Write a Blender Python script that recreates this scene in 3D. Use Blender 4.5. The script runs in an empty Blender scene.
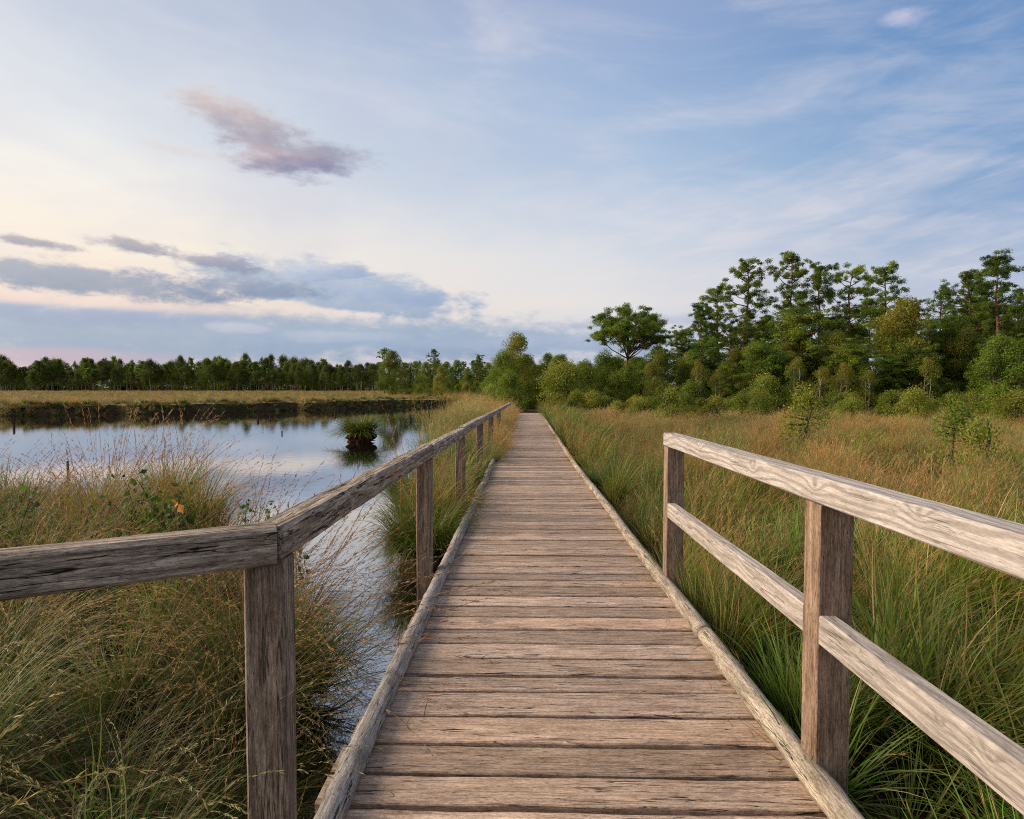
import bpy, math, random
import numpy as np
from mathutils import Vector, Matrix, Euler

rng = np.random.default_rng(7)
random.seed(7)
S = bpy.context.scene
COL = S.collection
R = math.radians

# ------------------------------------------------------------------ camera
F, CX, CY = 600.0, 512.0, 409.5
HZ, VX = 387.0, 523.5                      # horizon row, column of the walkway's direction
pitch = math.atan((CY - HZ) / F)
yaw = math.atan((VX - CX) / F)
cam_d = bpy.data.cameras.new('camera')
cam = bpy.data.objects.new('camera', cam_d)
COL.objects.link(cam)
cam.location = (0, 0, 1.45)
cam.rotation_euler = Euler((math.pi / 2 - pitch, 0, yaw), 'XYZ')
cam_d.sensor_fit = 'HORIZONTAL'
cam_d.sensor_width = 36
cam_d.lens = 36 * F / 1024
cam_d.clip_start = 0.05
cam_d.clip_end = 5000
S.camera = cam
EYE = np.array([0, 0, 1.45])
RM = np.array(cam.rotation_euler.to_matrix())

def ray(px, py):
    return RM @ np.array([(px - CX) / F, (CY - py) / F, -1.0])
def at_y(px, py, y):
    d = ray(px, py); return EYE + d * (y / d[1])
def at_z(px, py, z):
    d = ray(px, py); return EYE + d * ((z - EYE[2]) / d[2])
def azel(px, py):
    d = ray(px, py); d = d / np.linalg.norm(d)
    return math.atan2(d[0], d[1]), math.asin(d[2])

# ------------------------------------------------------------------ render settings
S.render.engine = 'CYCLES'
S.view_settings.view_transform = 'Standard'
S.view_settings.look = 'None'
S.view_settings.exposure = 0.2
S.view_settings.gamma = 1.0
S.view_settings.use_curve_mapping = False
S.cycles.max_bounces = 6
S.cycles.diffuse_bounces = 3
S.cycles.glossy_bounces = 3
S.cycles.transmission_bounces = 3
S.cycles.transparent_max_bounces = 4
S.cycles.sample_clamp_indirect = 6
S.cycles.use_denoising = False
S.cycles.filter_width = 1.05
S.render.use_persistent_data = False

# ------------------------------------------------------------------ node helpers
def lin(c):
    return tuple(((v / 255) / 12.92 if v / 255 <= .04045 else ((v / 255 + .055) / 1.055) ** 2.4) for v in c)

class NT:
    def __init__(s, tree):
        s.t = tree; s.n = tree.nodes; s.l = tree.links
    def put(s, sock, v):
        if v is None: return
        if isinstance(v, bpy.types.NodeSocket): s.l.new(v, sock)
        else:
            if sock.type == 'RGBA' and len(v) == 3: v = (*v, 1)
            sock.default_value = v
    def m(s, op, a, b=None, c=None, clamp=False):
        n = s.n.new('ShaderNodeMath'); n.operation = op; n.use_clamp = clamp
        s.put(n.inputs[0], a); s.put(n.inputs[1], b)
        if c is not None: s.put(n.inputs[2], c)
        return n.outputs[0]
    def v(s, op, a, b=None):
        n = s.n.new('ShaderNodeVectorMath'); n.operation = op
        s.put(n.inputs[0], a); s.put(n.inputs[1], b)
        return n.outputs['Value'] if op in ('LENGTH', 'DISTANCE', 'DOT_PRODUCT') else n.outputs[0]
    def xyz(s, x, y, z=0.0):
        n = s.n.new('ShaderNodeCombineXYZ')
        for i, q in enumerate((x, y, z)): s.put(n.inputs[i], q)
        return n.outputs[0]
    def sep(s, a):
        n = s.n.new('ShaderNodeSeparateXYZ'); s.put(n.inputs[0], a); return n.outputs
    def noise(s, vec, scale=1.0, detail=4.0, rough=.55, dist=0.0, color=False):
        n = s.n.new('ShaderNodeTexNoise'); s.put(n.inputs['Vector'], vec)
        n.inputs['Scale'].default_value = scale; n.inputs['Detail'].default_value = detail
        n.inputs['Roughness'].default_value = rough; n.inputs['Distortion'].default_value = dist
        return n.outputs['Color' if color else 'Fac']
    def ss(s, v, a, b, lo=0.0, hi=1.0):
        n = s.n.new('ShaderNodeMapRange'); n.interpolation_type = 'SMOOTHSTEP'
        s.put(n.inputs[0], v)
        for i, q in enumerate((a, b, lo, hi)): s.put(n.inputs[i + 1], q)
        return n.outputs[0]
    def mix(s, f, a, b, mode='MIX'):
        n = s.n.new('ShaderNodeMix'); n.data_type = 'RGBA'; n.blend_type = mode
        s.put(n.inputs[0], f); s.put(n.inputs[6], a); s.put(n.inputs[7], b)
        return n.outputs[2]
    def ramp(s, f, stops, interp='LINEAR'):
        n = s.n.new('ShaderNodeValToRGB'); s.put(n.inputs[0], f)
        cr = n.color_ramp; cr.interpolation = interp
        while len(cr.elements) < len(stops): cr.elements.new(.5)
        for e, (p, c) in zip(cr.elements, stops):
            e.position = p; e.color = (*c, 1)
        return n.outputs[0]
    def attr(s, name, typ='GEOMETRY'):
        n = s.n.new('ShaderNodeAttribute'); n.attribute_name = name; n.attribute_type = typ
        return n.outputs
    def bump(s, h, strength=.5, dist=.01):
        n = s.n.new('ShaderNodeBump'); s.put(n.inputs['Height'], h)
        n.inputs['Strength'].default_value = strength; n.inputs['Distance'].default_value = dist
        return n.outputs[0]

def new_mat(name):
    m = bpy.data.materials.new(name); m.use_nodes = True
    m.node_tree.nodes.clear()
    g = NT(m.node_tree)
    out = g.n.new('ShaderNodeOutputMaterial')
    return m, g, out
def principled(g, out, color, rough=.8, normal=None, spec=.3):
    p = g.n.new('ShaderNodeBsdfPrincipled')
    g.put(p.inputs['Base Color'], color); g.put(p.inputs['Roughness'], rough)
    g.put(p.inputs['Specular IOR Level'], spec)
    if normal is not None: g.put(p.inputs['Normal'], normal)
    g.l.new(p.outputs[0], out.inputs[0])
    return p

# ------------------------------------------------------------------ world: sky with clouds (all in directions, so it holds from any place)
SUN_AZ, SUN_EL = R(-83), R(27)             # azimuth measured from +Y towards +X
w = bpy.data.worlds.new('World'); S.world = w; w.use_nodes = True
w.node_tree.nodes.clear()
g = NT(w.node_tree)
tc = g.n.new('ShaderNodeTexCoord')
dx, dy, dz = g.sep(tc.outputs['Generated'])
az = g.m('ARCTAN2', dx, dy)
el = g.m('ARCSINE', dz)
q = g.m('DIVIDE', g.m('ABSOLUTE', el), R(90))            # 0..1 over the quarter; reflected below the horizon
E = lambda d: d / 90.0
left = g.ramp(q, [(E(0), lin((198, 180, 196))), (E(3.5), lin((222, 205, 208))), (E(7), lin((246, 224, 204))), (E(11), lin((252, 238, 218))),
                  (E(16), lin((248, 242, 232))), (E(19.5), lin((232, 234, 234))), (E(24), lin((220, 224, 230))), (E(29), lin((192, 202, 218))), (E(40), lin((170, 172, 182))), (1, lin((150, 152, 165)))])
mid = g.ramp(q, [(E(0), lin((168, 180, 203))), (E(4), lin((204, 208, 219))), (E(8), lin((230, 226, 224))), (E(12), lin((218, 222, 228))),
                 (E(18), lin((184, 204, 226))), (E(26), lin((160, 183, 216))), (E(33), lin((152, 170, 208))), (E(50), lin((160, 164, 180))), (1, lin((150, 152, 165)))])
right = g.ramp(q, [(E(0), lin((185, 187, 208))), (E(5), lin((180, 187, 210))), (E(9), lin((150, 174, 206))), (E(14), lin((126, 160, 202))),
                   (E(20), lin((102, 148, 198))), (E(27), lin((74, 128, 186))), (E(45), lin((130, 145, 175))), (1, lin((150, 152, 165)))])
sky = g.mix(g.ss(az, R(-40), R(16)), left, mid)
sky = g.mix(g.ss(az, R(2), R(46)), sky, right)
# thin high cirrus
def rot(a, e, deg):
    c, s_ = math.cos(R(deg)), math.sin(R(deg))
    return (g.m('ADD', g.m('MULTIPLY', a, c), g.m('MULTIPLY', e, s_)), g.m('SUBTRACT', g.m('MULTIPLY', e, c), g.m('MULTIPLY', a, s_)))
ra, re = rot(az, el, -7)
ci = g.noise(g.xyz(g.m('MULTIPLY', ra, 2.2), g.m('MULTIPLY', re, 9.0), 1.3), 1.6, 7, .6, .5)
sky = g.mix(g.ss(ci, .36, .80, 0, .50), sky, lin((226, 222, 230)))
ra, re = rot(az, el, 9)
ci2 = g.noise(g.xyz(g.m('MULTIPLY', ra, 3.0), g.m('MULTIPLY', re, 16.0), 7.7), 2.2, 8, .62, .35)
band = g.m('MULTIPLY', g.ss(el, R(4), R(10)), g.ss(el, R(24), R(12)))
sky = g.mix(g.m('MULTIPLY', g.ss(ci2, .40, .74, 0, .45), band), sky, lin((236, 226, 226)))
ci3 = g.noise(g.xyz(g.m('MULTIPLY', az, 1.3), g.m('MULTIPLY', el, 2.6), 3.1), 1.7, 5, .5)
sky = g.mix(g.ss(ci3, .45, .7, 0, .22), sky, lin((150, 168, 205)))
# shaped clouds
wn = g.noise(g.xyz(g.m('MULTIPLY', az, 9.0), g.m('MULTIPLY', el, 20.0), 0.4), 1.6, 9, .68, .2)
wn2 = g.noise(g.xyz(g.m('MULTIPLY', az, 14.0), g.m('MULTIPLY', el, 30.0), 2.4), 1.5, 6, .62)
def cloud(base, px, py, rx, ry, tilt, c_lo, c_hi, amt=.9, edge=.55, warp=1.4, flatbase=0.0):
    a0, e0 = azel(px, py); a1, _ = azel(px + rx, py); _, e1 = azel(px, py - ry)
    ra_, re_ = max(abs(a1 - a0), .004), max(abs(e1 - e0), .003)
    u = g.m('SUBTRACT', az, a0); v_ = g.m('SUBTRACT', el, e0)
    c, s_ = math.cos(R(tilt)), math.sin(R(tilt))
    uu = g.m('ADD', g.m('MULTIPLY', u, c / ra_), g.m('MULTIPLY', v_, s_ / ra_))
    vv = g.m('SUBTRACT', g.m('MULTIPLY', v_, c / re_), g.m('MULTIPLY', u, s_ / re_))
    d = g.v('LENGTH', g.xyz(uu, vv, 0.0))
    d = g.m('ADD', d, g.m('ADD', g.m('MULTIPLY', g.m('SUBTRACT', wn, .5), warp * 2), g.m('MULTIPLY', g.m('SUBTRACT', wn2, .5), warp * 1.8)))
    if flatbase: d = g.m('ADD', d, g.ss(vv, -.3, -1.0, 0, flatbase))
    mask = g.ss(d, 1.0 + edge * .6, 1.0 - edge, 0, amt)
    t = g.ss(g.m('ADD', g.m('ADD', g.m('MULTIPLY', vv, .5), g.m('MULTIPLY', uu, -.35)), g.m('MULTIPLY', g.m('SUBTRACT', wn2, .5), 1.6)), -.6, .9)
    return g.mix(mask, base, g.mix(t, lin(c_lo), lin(c_hi)))
bank_lo, bank_hi = (140, 160, 192), (168, 182, 206)
sky = cloud(sky, 150, 334, 540, 30, 0, (146, 168, 193), (162, 180, 202), .88, .5, .7)
sky = cloud(sky, 40, 312, 240, 12, 0, (156, 166, 196), (176, 184, 208), .6, .6, .7)
sky = cloud(sky, 440, 345, 220, 13, 0, bank_lo, (160, 178, 205), .7, .5, .7)
sky = cloud(sky, 335, 294, 135, 28, -6, (146, 168, 198), (180, 192, 212), .85, .4, .7, 1.0)
sky = cloud(sky, 325, 274, 46, 12, 6, (158, 174, 204), (200, 206, 220), .75, .3, .7, 1.0)
sky = cloud(sky, 400, 296, 70, 9, -4, (150, 170, 202), (178, 190, 214), .7, .4, .7)
sky = cloud(sky, 20, 296, 170, 7, 0, (240, 214, 205), (246, 226, 214), .55, .6, .8)
sky = cloud(sky, 20, 356, 150, 9, 0, (196, 176, 192), (206, 184, 194), .8, .9, .6)
sky = cloud(sky, 70, 301, 190, 6, 0, (238, 212, 202), (244, 222, 210), .6, .7, .8)
sky = cloud(sky, 240, 328, 32, 6, 0, (190, 194, 212), (206, 208, 220), .75, .5, 1.0)
sky = cloud(sky, 345, 337, 60, 6, 0, (178, 188, 210), (196, 202, 218), .6, .6, 1.0)
sky = cloud(sky, 90, 280, 140, 16, -1, (136, 150, 174), (170, 174, 190), .85, .55, 1.1)
sky = cloud(sky, 235, 287, 76, 12, -2, (134, 148, 174), (166, 172, 190), .85, .6, 1.1)
sky = cloud(sky, 25, 241, 48, 5, -2, (154, 152, 168), (192, 180, 182), .85, .6, 1.2)
sky = cloud(sky, 135, 247, 50, 8, -4, (148, 148, 168), (188, 176, 180), .85, .6, 1.2)
sky = cloud(sky, 205, 260, 66, 7, -5, (142, 148, 170), (182, 174, 184), .85, .6, 1.2)
sky = cloud(sky, 243, 121, 52, 19, -10, (166, 158, 172), (224, 198, 184), .8, .8, 1.0)
sky = cloud(sky, 300, 152, 66, 17, -3, (142, 144, 168), (184, 172, 178), .82, .75, 1.0)
sky = cloud(sky, 280, 162, 46, 14, 0, (140, 136, 166), (214, 186, 180), .85, .75, 1.0)
sky = cloud(sky, 180, 150, 40, 5, -4, (226, 206, 204), (234, 216, 208), .5, .9, 1.0)
sky = cloud(sky, 905, 16, 20, 9, -10, (186, 192, 222), (226, 216, 228), .8, 1.0, 1.1)
sky = cloud(sky, 640, 322, 150, 6, 2, (172, 180, 204), (190, 194, 212), .6, .7, .9)
sky = cloud(sky, 560, 343, 130, 8, 0, (160, 176, 204), (182, 190, 212), .7, .7, .9)
sky = cloud(sky, 730, 162, 20, 2, 2, (176, 180, 206), (190, 190, 212), .5, .9, .9)
ns = g.n.new('ShaderNodeTexSky'); ns.sky_type = 'NISHITA'; ns.sun_disc = False
ns.sun_elevation = SUN_EL; ns.sun_rotation = SUN_AZ; ns.air_density = 1.2; ns.dust_density = 1.5
b1 = g.n.new('ShaderNodeBackground'); g.put(b1.inputs[0], ns.outputs[0]); b1.inputs[1].default_value = .05 * .15
b2 = g.n.new('ShaderNodeBackground'); g.put(b2.inputs[0], sky); b2.inputs[1].default_value = .84
ad = g.n.new('ShaderNodeAddShader'); g.l.new(b1.outputs[0], ad.inputs[0]); g.l.new(b2.outputs[0], ad.inputs[1])
wo = g.n.new('ShaderNodeOutputWorld'); g.l.new(ad.outputs[0], wo.inputs[0])
w.cycles.sampling_method = 'MANUAL'; w.cycles.sample_map_resolution = 1024

# ------------------------------------------------------------------ sun: low, veiled by thin cloud
sd = bpy.data.lights.new('sun', 'SUN'); sd.energy = 4.6; sd.angle = R(38); sd.color = (1.0, .85, .68)
so = bpy.data.objects.new('sun', sd); COL.objects.link(so)
sdir = Vector((math.sin(SUN_AZ) * math.cos(SUN_EL), math.cos(SUN_AZ) * math.cos(SUN_EL), math.sin(SUN_EL)))
so.rotation_euler = sdir.to_track_quat('Z', 'Y').to_euler(); so.location = (-20, 0, 20)

# ------------------------------------------------------------------ object helpers
def tag(o, label=None, cat=None, group=None, kind=None):
    if label: o['label'] = label
    if cat: o['category'] = cat
    if group: o['group'] = group
    if kind: o['kind'] = kind
    return o
def empty(name, loc=(0, 0, 0), rz=0):
    o = bpy.data.objects.new(name, None); COL.objects.link(o)
    o.location = loc; o.rotation_euler = (0, 0, rz); o.empty_display_size = .2
    return o
def copy_tree(o, parent=None):
    c = o.copy(); COL.objects.link(c)
    if parent is not None: c.parent = parent
    for ch in list(o.children): copy_tree(ch, c)
    return c

class QB:
    """quad soup with colours, numpy"""
    def __init__(s): s.v = []; s.f = []; s.c = []; s.mi = []; s.n = 0
    def add(s, v, f, c, mi=0):
        s.v.append(v.reshape(-1, 3)); s.f.append(f.reshape(-1, 4) + s.n); s.c.append(c.reshape(-1, 3))
        s.mi.append(np.full(f.reshape(-1, 4).shape[0], mi, np.int32)); s.n += s.v[-1].shape[0]
    def mesh(s, name, mats, smooth=False):
        v = np.concatenate(s.v).astype(np.float32); f = np.concatenate(s.f).astype(np.int32); c = np.concatenate(s.c)
        me = bpy.data.meshes.new(name)
        me.vertices.add(len(v)); me.vertices.foreach_set('co', v.ravel())
        me.loops.add(f.size); me.loops.foreach_set('vertex_index', f.ravel())
        me.polygons.add(len(f)); me.polygons.foreach_set('loop_start', np.arange(0, f.size, 4, dtype=np.int32))
        for m_ in mats: me.materials.append(m_)
        me.polygons.foreach_set('material_index', np.concatenate(s.mi))
        if smooth: me.polygons.foreach_set('use_smooth', np.ones(len(f), bool))
        a = me.attributes.new('Col', 'FLOAT_COLOR', 'POINT')
        a.data.foreach_set('color', np.concatenate([c, np.ones((len(c), 1))], 1).astype(np.float32).ravel())
        me.update(calc_edges=True)
        return me
def link(name, me, parent=None):
    o = bpy.data.objects.new(name, me); COL.objects.link(o)
    if parent is not None: o.parent = parent
    return o

# smooth value noise for python-side shapes
_P = np.random.default_rng(3).random((64, 64))
def vn(x, y):
    x = np.asarray(x, float); y = np.asarray(y, float)
    xi = np.floor(x).astype(int); yi = np.floor(y).astype(int); fx = x - xi; fy = y - yi
    fx = fx * fx * (3 - 2 * fx); fy = fy * fy * (3 - 2 * fy)
    a = _P[xi % 64, yi % 64]; b = _P[(xi + 1) % 64, yi % 64]; c = _P[xi % 64, (yi + 1) % 64]; d = _P[(xi + 1) % 64, (yi + 1) % 64]
    return (a * (1 - fx) + b * fx) * (1 - fy) + (c * (1 - fx) + d * fx) * fy - .5
def fbm(x, y): return vn(x, y) + .5 * vn(2.1 * x + 9, 2.1 * y) + .25 * vn(4.3 * x, 4.3 * y + 5)

# ------------------------------------------------------------------ terrain
WATER = -0.56
POND = np.array([(.3, .2), (.3, 6.2), (-1.0, 6.8), (-1.45, 8), (-2.1, 14), (-3, 21), (-4.3, 34), (-5.4, 50), (-6.2, 68), (-9.5, 67), (-16, 55), (-24, 47),
                 (-34, 41.5), (-60, 40), (-100, 34), (-100, 12), (-14, 9.2), (-8, 8.6), (-5, 8.0), (-3.7, 7.0), (-2.9, 5.6), (-2.0, 4.7), (-1.35, 3.9), (-1.2, 2), (-1.2, .2)])
def pond_sd(x, y):
    """negative inside the pond"""
    x = np.asarray(x, float); y = np.asarray(y, float)
    d = np.full(x.shape, 1e9); ins = np.zeros(x.shape, bool)
    n = len(POND)
    for i in range(n):
        ax, ay = POND[i]; bx, by = POND[(i + 1) % n]
        ex, ey = bx - ax, by - ay
        t = np.clip(((x - ax) * ex + (y - ay) * ey) / (ex * ex + ey * ey), 0, 1)
        d = np.minimum(d, np.hypot(x - ax - t * ex, y - ay - t * ey))
        c = ((ay > y) != (by > y)) & (x < (bx - ax) * (y - ay) / (by - ay + 1e-12) + ax)
        ins ^= c
    return np.where(ins, -d, d)
def sstep(a, b, x):
    t = np.clip((x - a) / (b - a), 0, 1); return t * t * (3 - 2 * t)
def shore(x, y):
    far = sstep(20, 40, y)
    return pond_sd(x, y) + (.35 + .9 * far) * fbm(np.asarray(x) * (1.1 - .5 * far), np.asarray(y) * (1.1 - .5 * far)) * sstep(2.5, 6, np.hypot(x, y))
def land(x, y):
    field = sstep(-3, -13, x) * sstep(24, 36, y)
    base = -.42 + .54 * field - .34 * sstep(1.6, 7, np.asarray(x, float)) - .12 * sstep(1.1, 1.7, np.asarray(x, float)) - .12 * sstep(20, 45, np.asarray(y, float)) * (1 - field)
    return base + .10 * fbm(np.asarray(x) * .7, np.asarray(y) * .7)
def ground_z(x, y):
    s = shore(x, y)
    t = sstep(-.45, .12, s)
    return -1.15 + (land(x, y) + 1.15) * t

def axis(stops):
    out = [stops[0][0]]
    for (a, _), (b, st) in zip(stops[:-1], stops[1:]):
        n = max(1, int(round((b - a) / st))); out += list(np.linspace(a, b, n + 1)[1:])
    return np.array(out)
gx = axis([(-1600, 0), (-400, 100), (-100, 20), (-40, 2), (-14, .35), (4, .22), (20, 1), (90, 4), (400, 40), (1600, 150)])
gy = axis([(-60, 0), (-4, 6), (0, .8), (12, .22), (36, .4), (75, .4), (140, 5), (400, 20), (1600, 150)])
GX, GY = np.meshgrid(gx, gy, indexing='ij')
GZ = ground_z(GX, GY)
qb = QB()
ni, nj = GX.shape
idx = np.arange(ni * nj).reshape(ni, nj)
fq = np.stack([idx[:-1, :-1], idx[1:, :-1], idx[1:, 1:], idx[:-1, 1:]], -1)
qb.add(np.stack([GX, GY, GZ], -1), fq, np.zeros((ni * nj, 3)))

def m_ground():
    m, g, out = new_mat('ground_peat_and_turf')
    geo = g.n.new('ShaderNodeNewGeometry'); P = geo.outputs['Position']; nz = g.sep(geo.outputs['Normal'])[2]
    x, y, z = g.sep(P)
    n1 = g.noise(P, .35, 6, .6); n2 = g.noise(g.v('MULTIPLY', P, (1, .35, 1)), 4, 6, .65); n3 = g.noise(P, 14, 4, .6)
    turf = g.ramp(n1, [(.3, (.10, .085, .030)), (.45, (.18, .13, .05)), (.6, (.27, .175, .075)), (.75, (.12, .115, .035))])
    turf = g.mix(g.ss(n2, .35, .7, 0, .6), turf, (.30, .20, .09))
    peat = g.mix(g.ss(n3, .3, .7), (.012, .008, .005), (.085, .05, .026))
    # turf on the raised far heath; dark wet peat low down and on the bank faces
    f = g.m('MULTIPLY', g.ss(z, -.2, .02), g.ss(nz, .75, .95))
    bare = g.mix(g.ss(n2, .35, .65), (.025, .02, .01), (.07, .055, .022))
    c = g.mix(f, peat, turf)
    c = g.mix(g.m('MULTIPLY', g.ss(z, -.5, -.3), g.m('SUBTRACT', 1.0, f)), c, bare)
    principled(g, out, c, .95, g.bump(n2, .6, .05), .1)
    return m
ground = link('ground', qb.mesh('ground', [m_ground()], True)); tag(ground, kind='structure')

def m_water():
    m, g, out = new_mat('pond_water')
    geo = g.n.new('ShaderNodeNewGeometry'); P = geo.outputs['Position']
    n1 = g.noise(g.v('MULTIPLY', P, (1, 2.2, 1)), 2.2, 4, .5)
    n2 = g.noise(g.v('MULTIPLY', P, (1, 1.6, 1)), 11, 3, .5)
    h = g.m('ADD', n1, g.m('MULTIPLY', n2, .2))
    nm = g.bump(h, .022, .05)
    gl = g.n.new('ShaderNodeBsdfGlossy'); gl.inputs['Roughness'].default_value = .035; g.put(gl.inputs['Normal'], nm)
    gl.inputs['Color'].default_value = (.95, .96, .98, 1)
    df = g.n.new('ShaderNodeBsdfDiffuse'); df.inputs['Color'].default_value = (.012, .010, .007, 1)
    fr = g.n.new('ShaderNodeFresnel'); fr.inputs['IOR'].default_value = 1.8; g.put(fr.inputs['Normal'], nm)
    mx = g.n.new('ShaderNodeMixShader'); g.put(mx.inputs[0], g.m('POWER', fr.outputs[0], .38, clamp=True)); g.l.new(df.outputs[0], mx.inputs[1]); g.l.new(gl.outputs[0], mx.inputs[2])
    g.l.new(mx.outputs[0], out.inputs[0])
    return m
qb = QB()
qb.add(np.array([(-101, .1, WATER), (1.0, .1, WATER), (1.0, 70, WATER), (-101, 70, WATER)], float), np.array([[0, 1, 2, 3]]), np.zeros((4, 3)))
water = link('pond_water', qb.mesh('pond_water', [m_water()])); tag(water, kind='structure')

# ------------------------------------------------------------------ wood
def m_wood(name, dark, mid_, light, fine=1.0, ring=0.0, crack=.5, crackw=1.0, knots=(), tintv=.25, moss=0.0, blot=1.0, hfm=1.0, ringfreq=60.0, rdark=None, bumpd=.004):
    m, g, out = new_mat(name)
    gc = g.attr('gc')['Vector']; col = g.attr('Col')['Color']; rr = g.sep(col)
    u, a, b = g.sep(gc)
    big = g.noise(g.xyz(g.m('MULTIPLY', u, 1.3), g.m('MULTIPLY', a, 9), g.m('MULTIPLY', b, 9)), 1.5, 4, .6, .4)
    streak = g.noise(g.xyz(g.m('MULTIPLY', u, 4.5), g.m('MULTIPLY', a, 110), g.m('MULTIPLY', b, 110)), fine, 7, .7, .2)
    streak2 = g.noise(g.xyz(g.m('MULTIPLY', u, 22), g.m('MULTIPLY', a, 300), g.m('MULTIPLY', b, 300)), fine, 4, .75)
    f = g.m('ADD', g.m('MULTIPLY', streak, .6), g.m('ADD', g.m('MULTIPLY', streak2, .38), g.m('MULTIPLY', big, .22)))
    c = g.ramp(f, [(.40, dark), (.54, mid_), (.68, light), (.85, tuple(min(1, x * 1.1) for x in light))])
    h = f
    if ring:
        lo = g.noise(g.xyz(g.m('MULTIPLY', u, 1.1), g.m('MULTIPLY', a, 3.0), g.m('MULTIPLY', b, 3.0)), 1.7, 2, .45)
        fld = g.m('ADD', g.m('MULTIPLY', g.m('ADD', a, b), ringfreq), g.m('MULTIPLY', lo, 26))
        core = None
        for (ku, ka, kb, ks) in knots:
            d = g.v('LENGTH', g.v('MULTIPLY', g.v('SUBTRACT', gc, (ku, ka, kb)), (1, 1.35, 1.35)))
            e = g.m('EXPONENT', g.m('MULTIPLY', g.m('POWER', g.m('DIVIDE', d, ks), 1.5), -1.0))
            fld = g.m('ADD', fld, g.m('MULTIPLY', e, 9.0))
            k = g.ss(d, ks * .42, ks * .12)
            core = k if core is None else g.m('MAXIMUM', core, k)
        s_ = g.m('SINE', fld)
        rv = g.ss(s_, -.2, 1.0)
        c = g.mix(g.m('MULTIPLY', rv, ring), c, rdark or dark)
        if core is not None: c = g.mix(g.m('MULTIPLY', core, .55), c, rdark or dark)
        h = g.m('SUBTRACT', f, g.m('MULTIPLY', rv, .35 * ring))
    # long drying cracks
    cn = g.noise(g.xyz(g.m('MULTIPLY', u, 1.6), g.m('MULTIPLY', a, 34), g.m('MULTIPLY', b, 34)), 1.0, 3, .5, .3)
    cr = g.m('MULTIPLY', g.ss(g.m('ABSOLUTE', g.m('SUBTRACT', cn, .5)), .016 * crackw, .003 * crackw), g.ss(big, .60 - .2 * crackw, .68 - .1 * crackw))
    c = g.mix(g.m('MULTIPLY', cr, crack), c, tuple(x * .25 for x in dark))
    # specks of dirt and lichen
    sp = g.noise(g.v('MULTIPLY', gc, (18, 60, 60)), 1.0, 4, .6)
    c = g.mix(g.ss(sp, .66, .74, 0, .5), c, tuple(x * .45 for x in dark))
    if moss:
        ms = g.noise(g.v('MULTIPLY', gc, (5, 22, 22)), 1.0, 5, .65)
        c = g.mix(g.ss(ms, .52, .68, 0, moss), c, (.20, .21, .11))
        c = g.mix(g.ss(ms, .40, .28, 0, moss), c, (.42, .43, .40))
    bl = g.noise(g.xyz(g.m('MULTIPLY', u, 5), g.m('MULTIPLY', a, 24), g.m('MULTIPLY', b, 24)), 1.0, 5, .65)
    c = g.mix(blot, c, g.ramp(bl, [(.30, (.50, .47, .45)), (.5, (.95, .95, .95)), (.68, (1.28, 1.27, 1.25))]), 'MULTIPLY')
    hf = g.noise(g.xyz(g.m('MULTIPLY', u, 45), g.m('MULTIPLY', a, 190), g.m('MULTIPLY', b, 190)), 1.0, 5, .8)
    c = g.mix(hfm, c, g.ramp(hf, [(.34, (.42, .38, .35)), (.46, (.88, .87, .86)), (.56, (1.08, 1.08, 1.08)), (.68, (1.38, 1.36, 1.33))]), 'MULTIPLY')
    pit = g.noise(g.xyz(g.m('MULTIPLY', u, 26), g.m('MULTIPLY', a, 150), g.m('MULTIPLY', b, 150)), 1.0, 2, .5)
    c = g.mix(g.ss(pit, .67, .72, 0, .75 * hfm), c, tuple(x * .4 for x in dark))
    br = g.m('ADD', 1 - tintv / 2, g.m('MULTIPLY', rr[0], tintv))
    c = g.mix(1.0, c, g.xyz(br, g.m('MULTIPLY', br, g.m('ADD', .97, g.m('MULTIPLY', rr[1], .05))), g.m('MULTIPLY', br, g.m('ADD', .93, g.m('MULTIPLY', rr[1], .14)))), 'MULTIPLY')
    hh = g.m('SUBTRACT', g.m('ADD', h, g.m('MULTIPLY', hf, .5)), g.m('MULTIPLY', cr, 1.2))
    principled(g, out, c, .86, g.bump(hh, .55, bumpd), .25)
    return m

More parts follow.
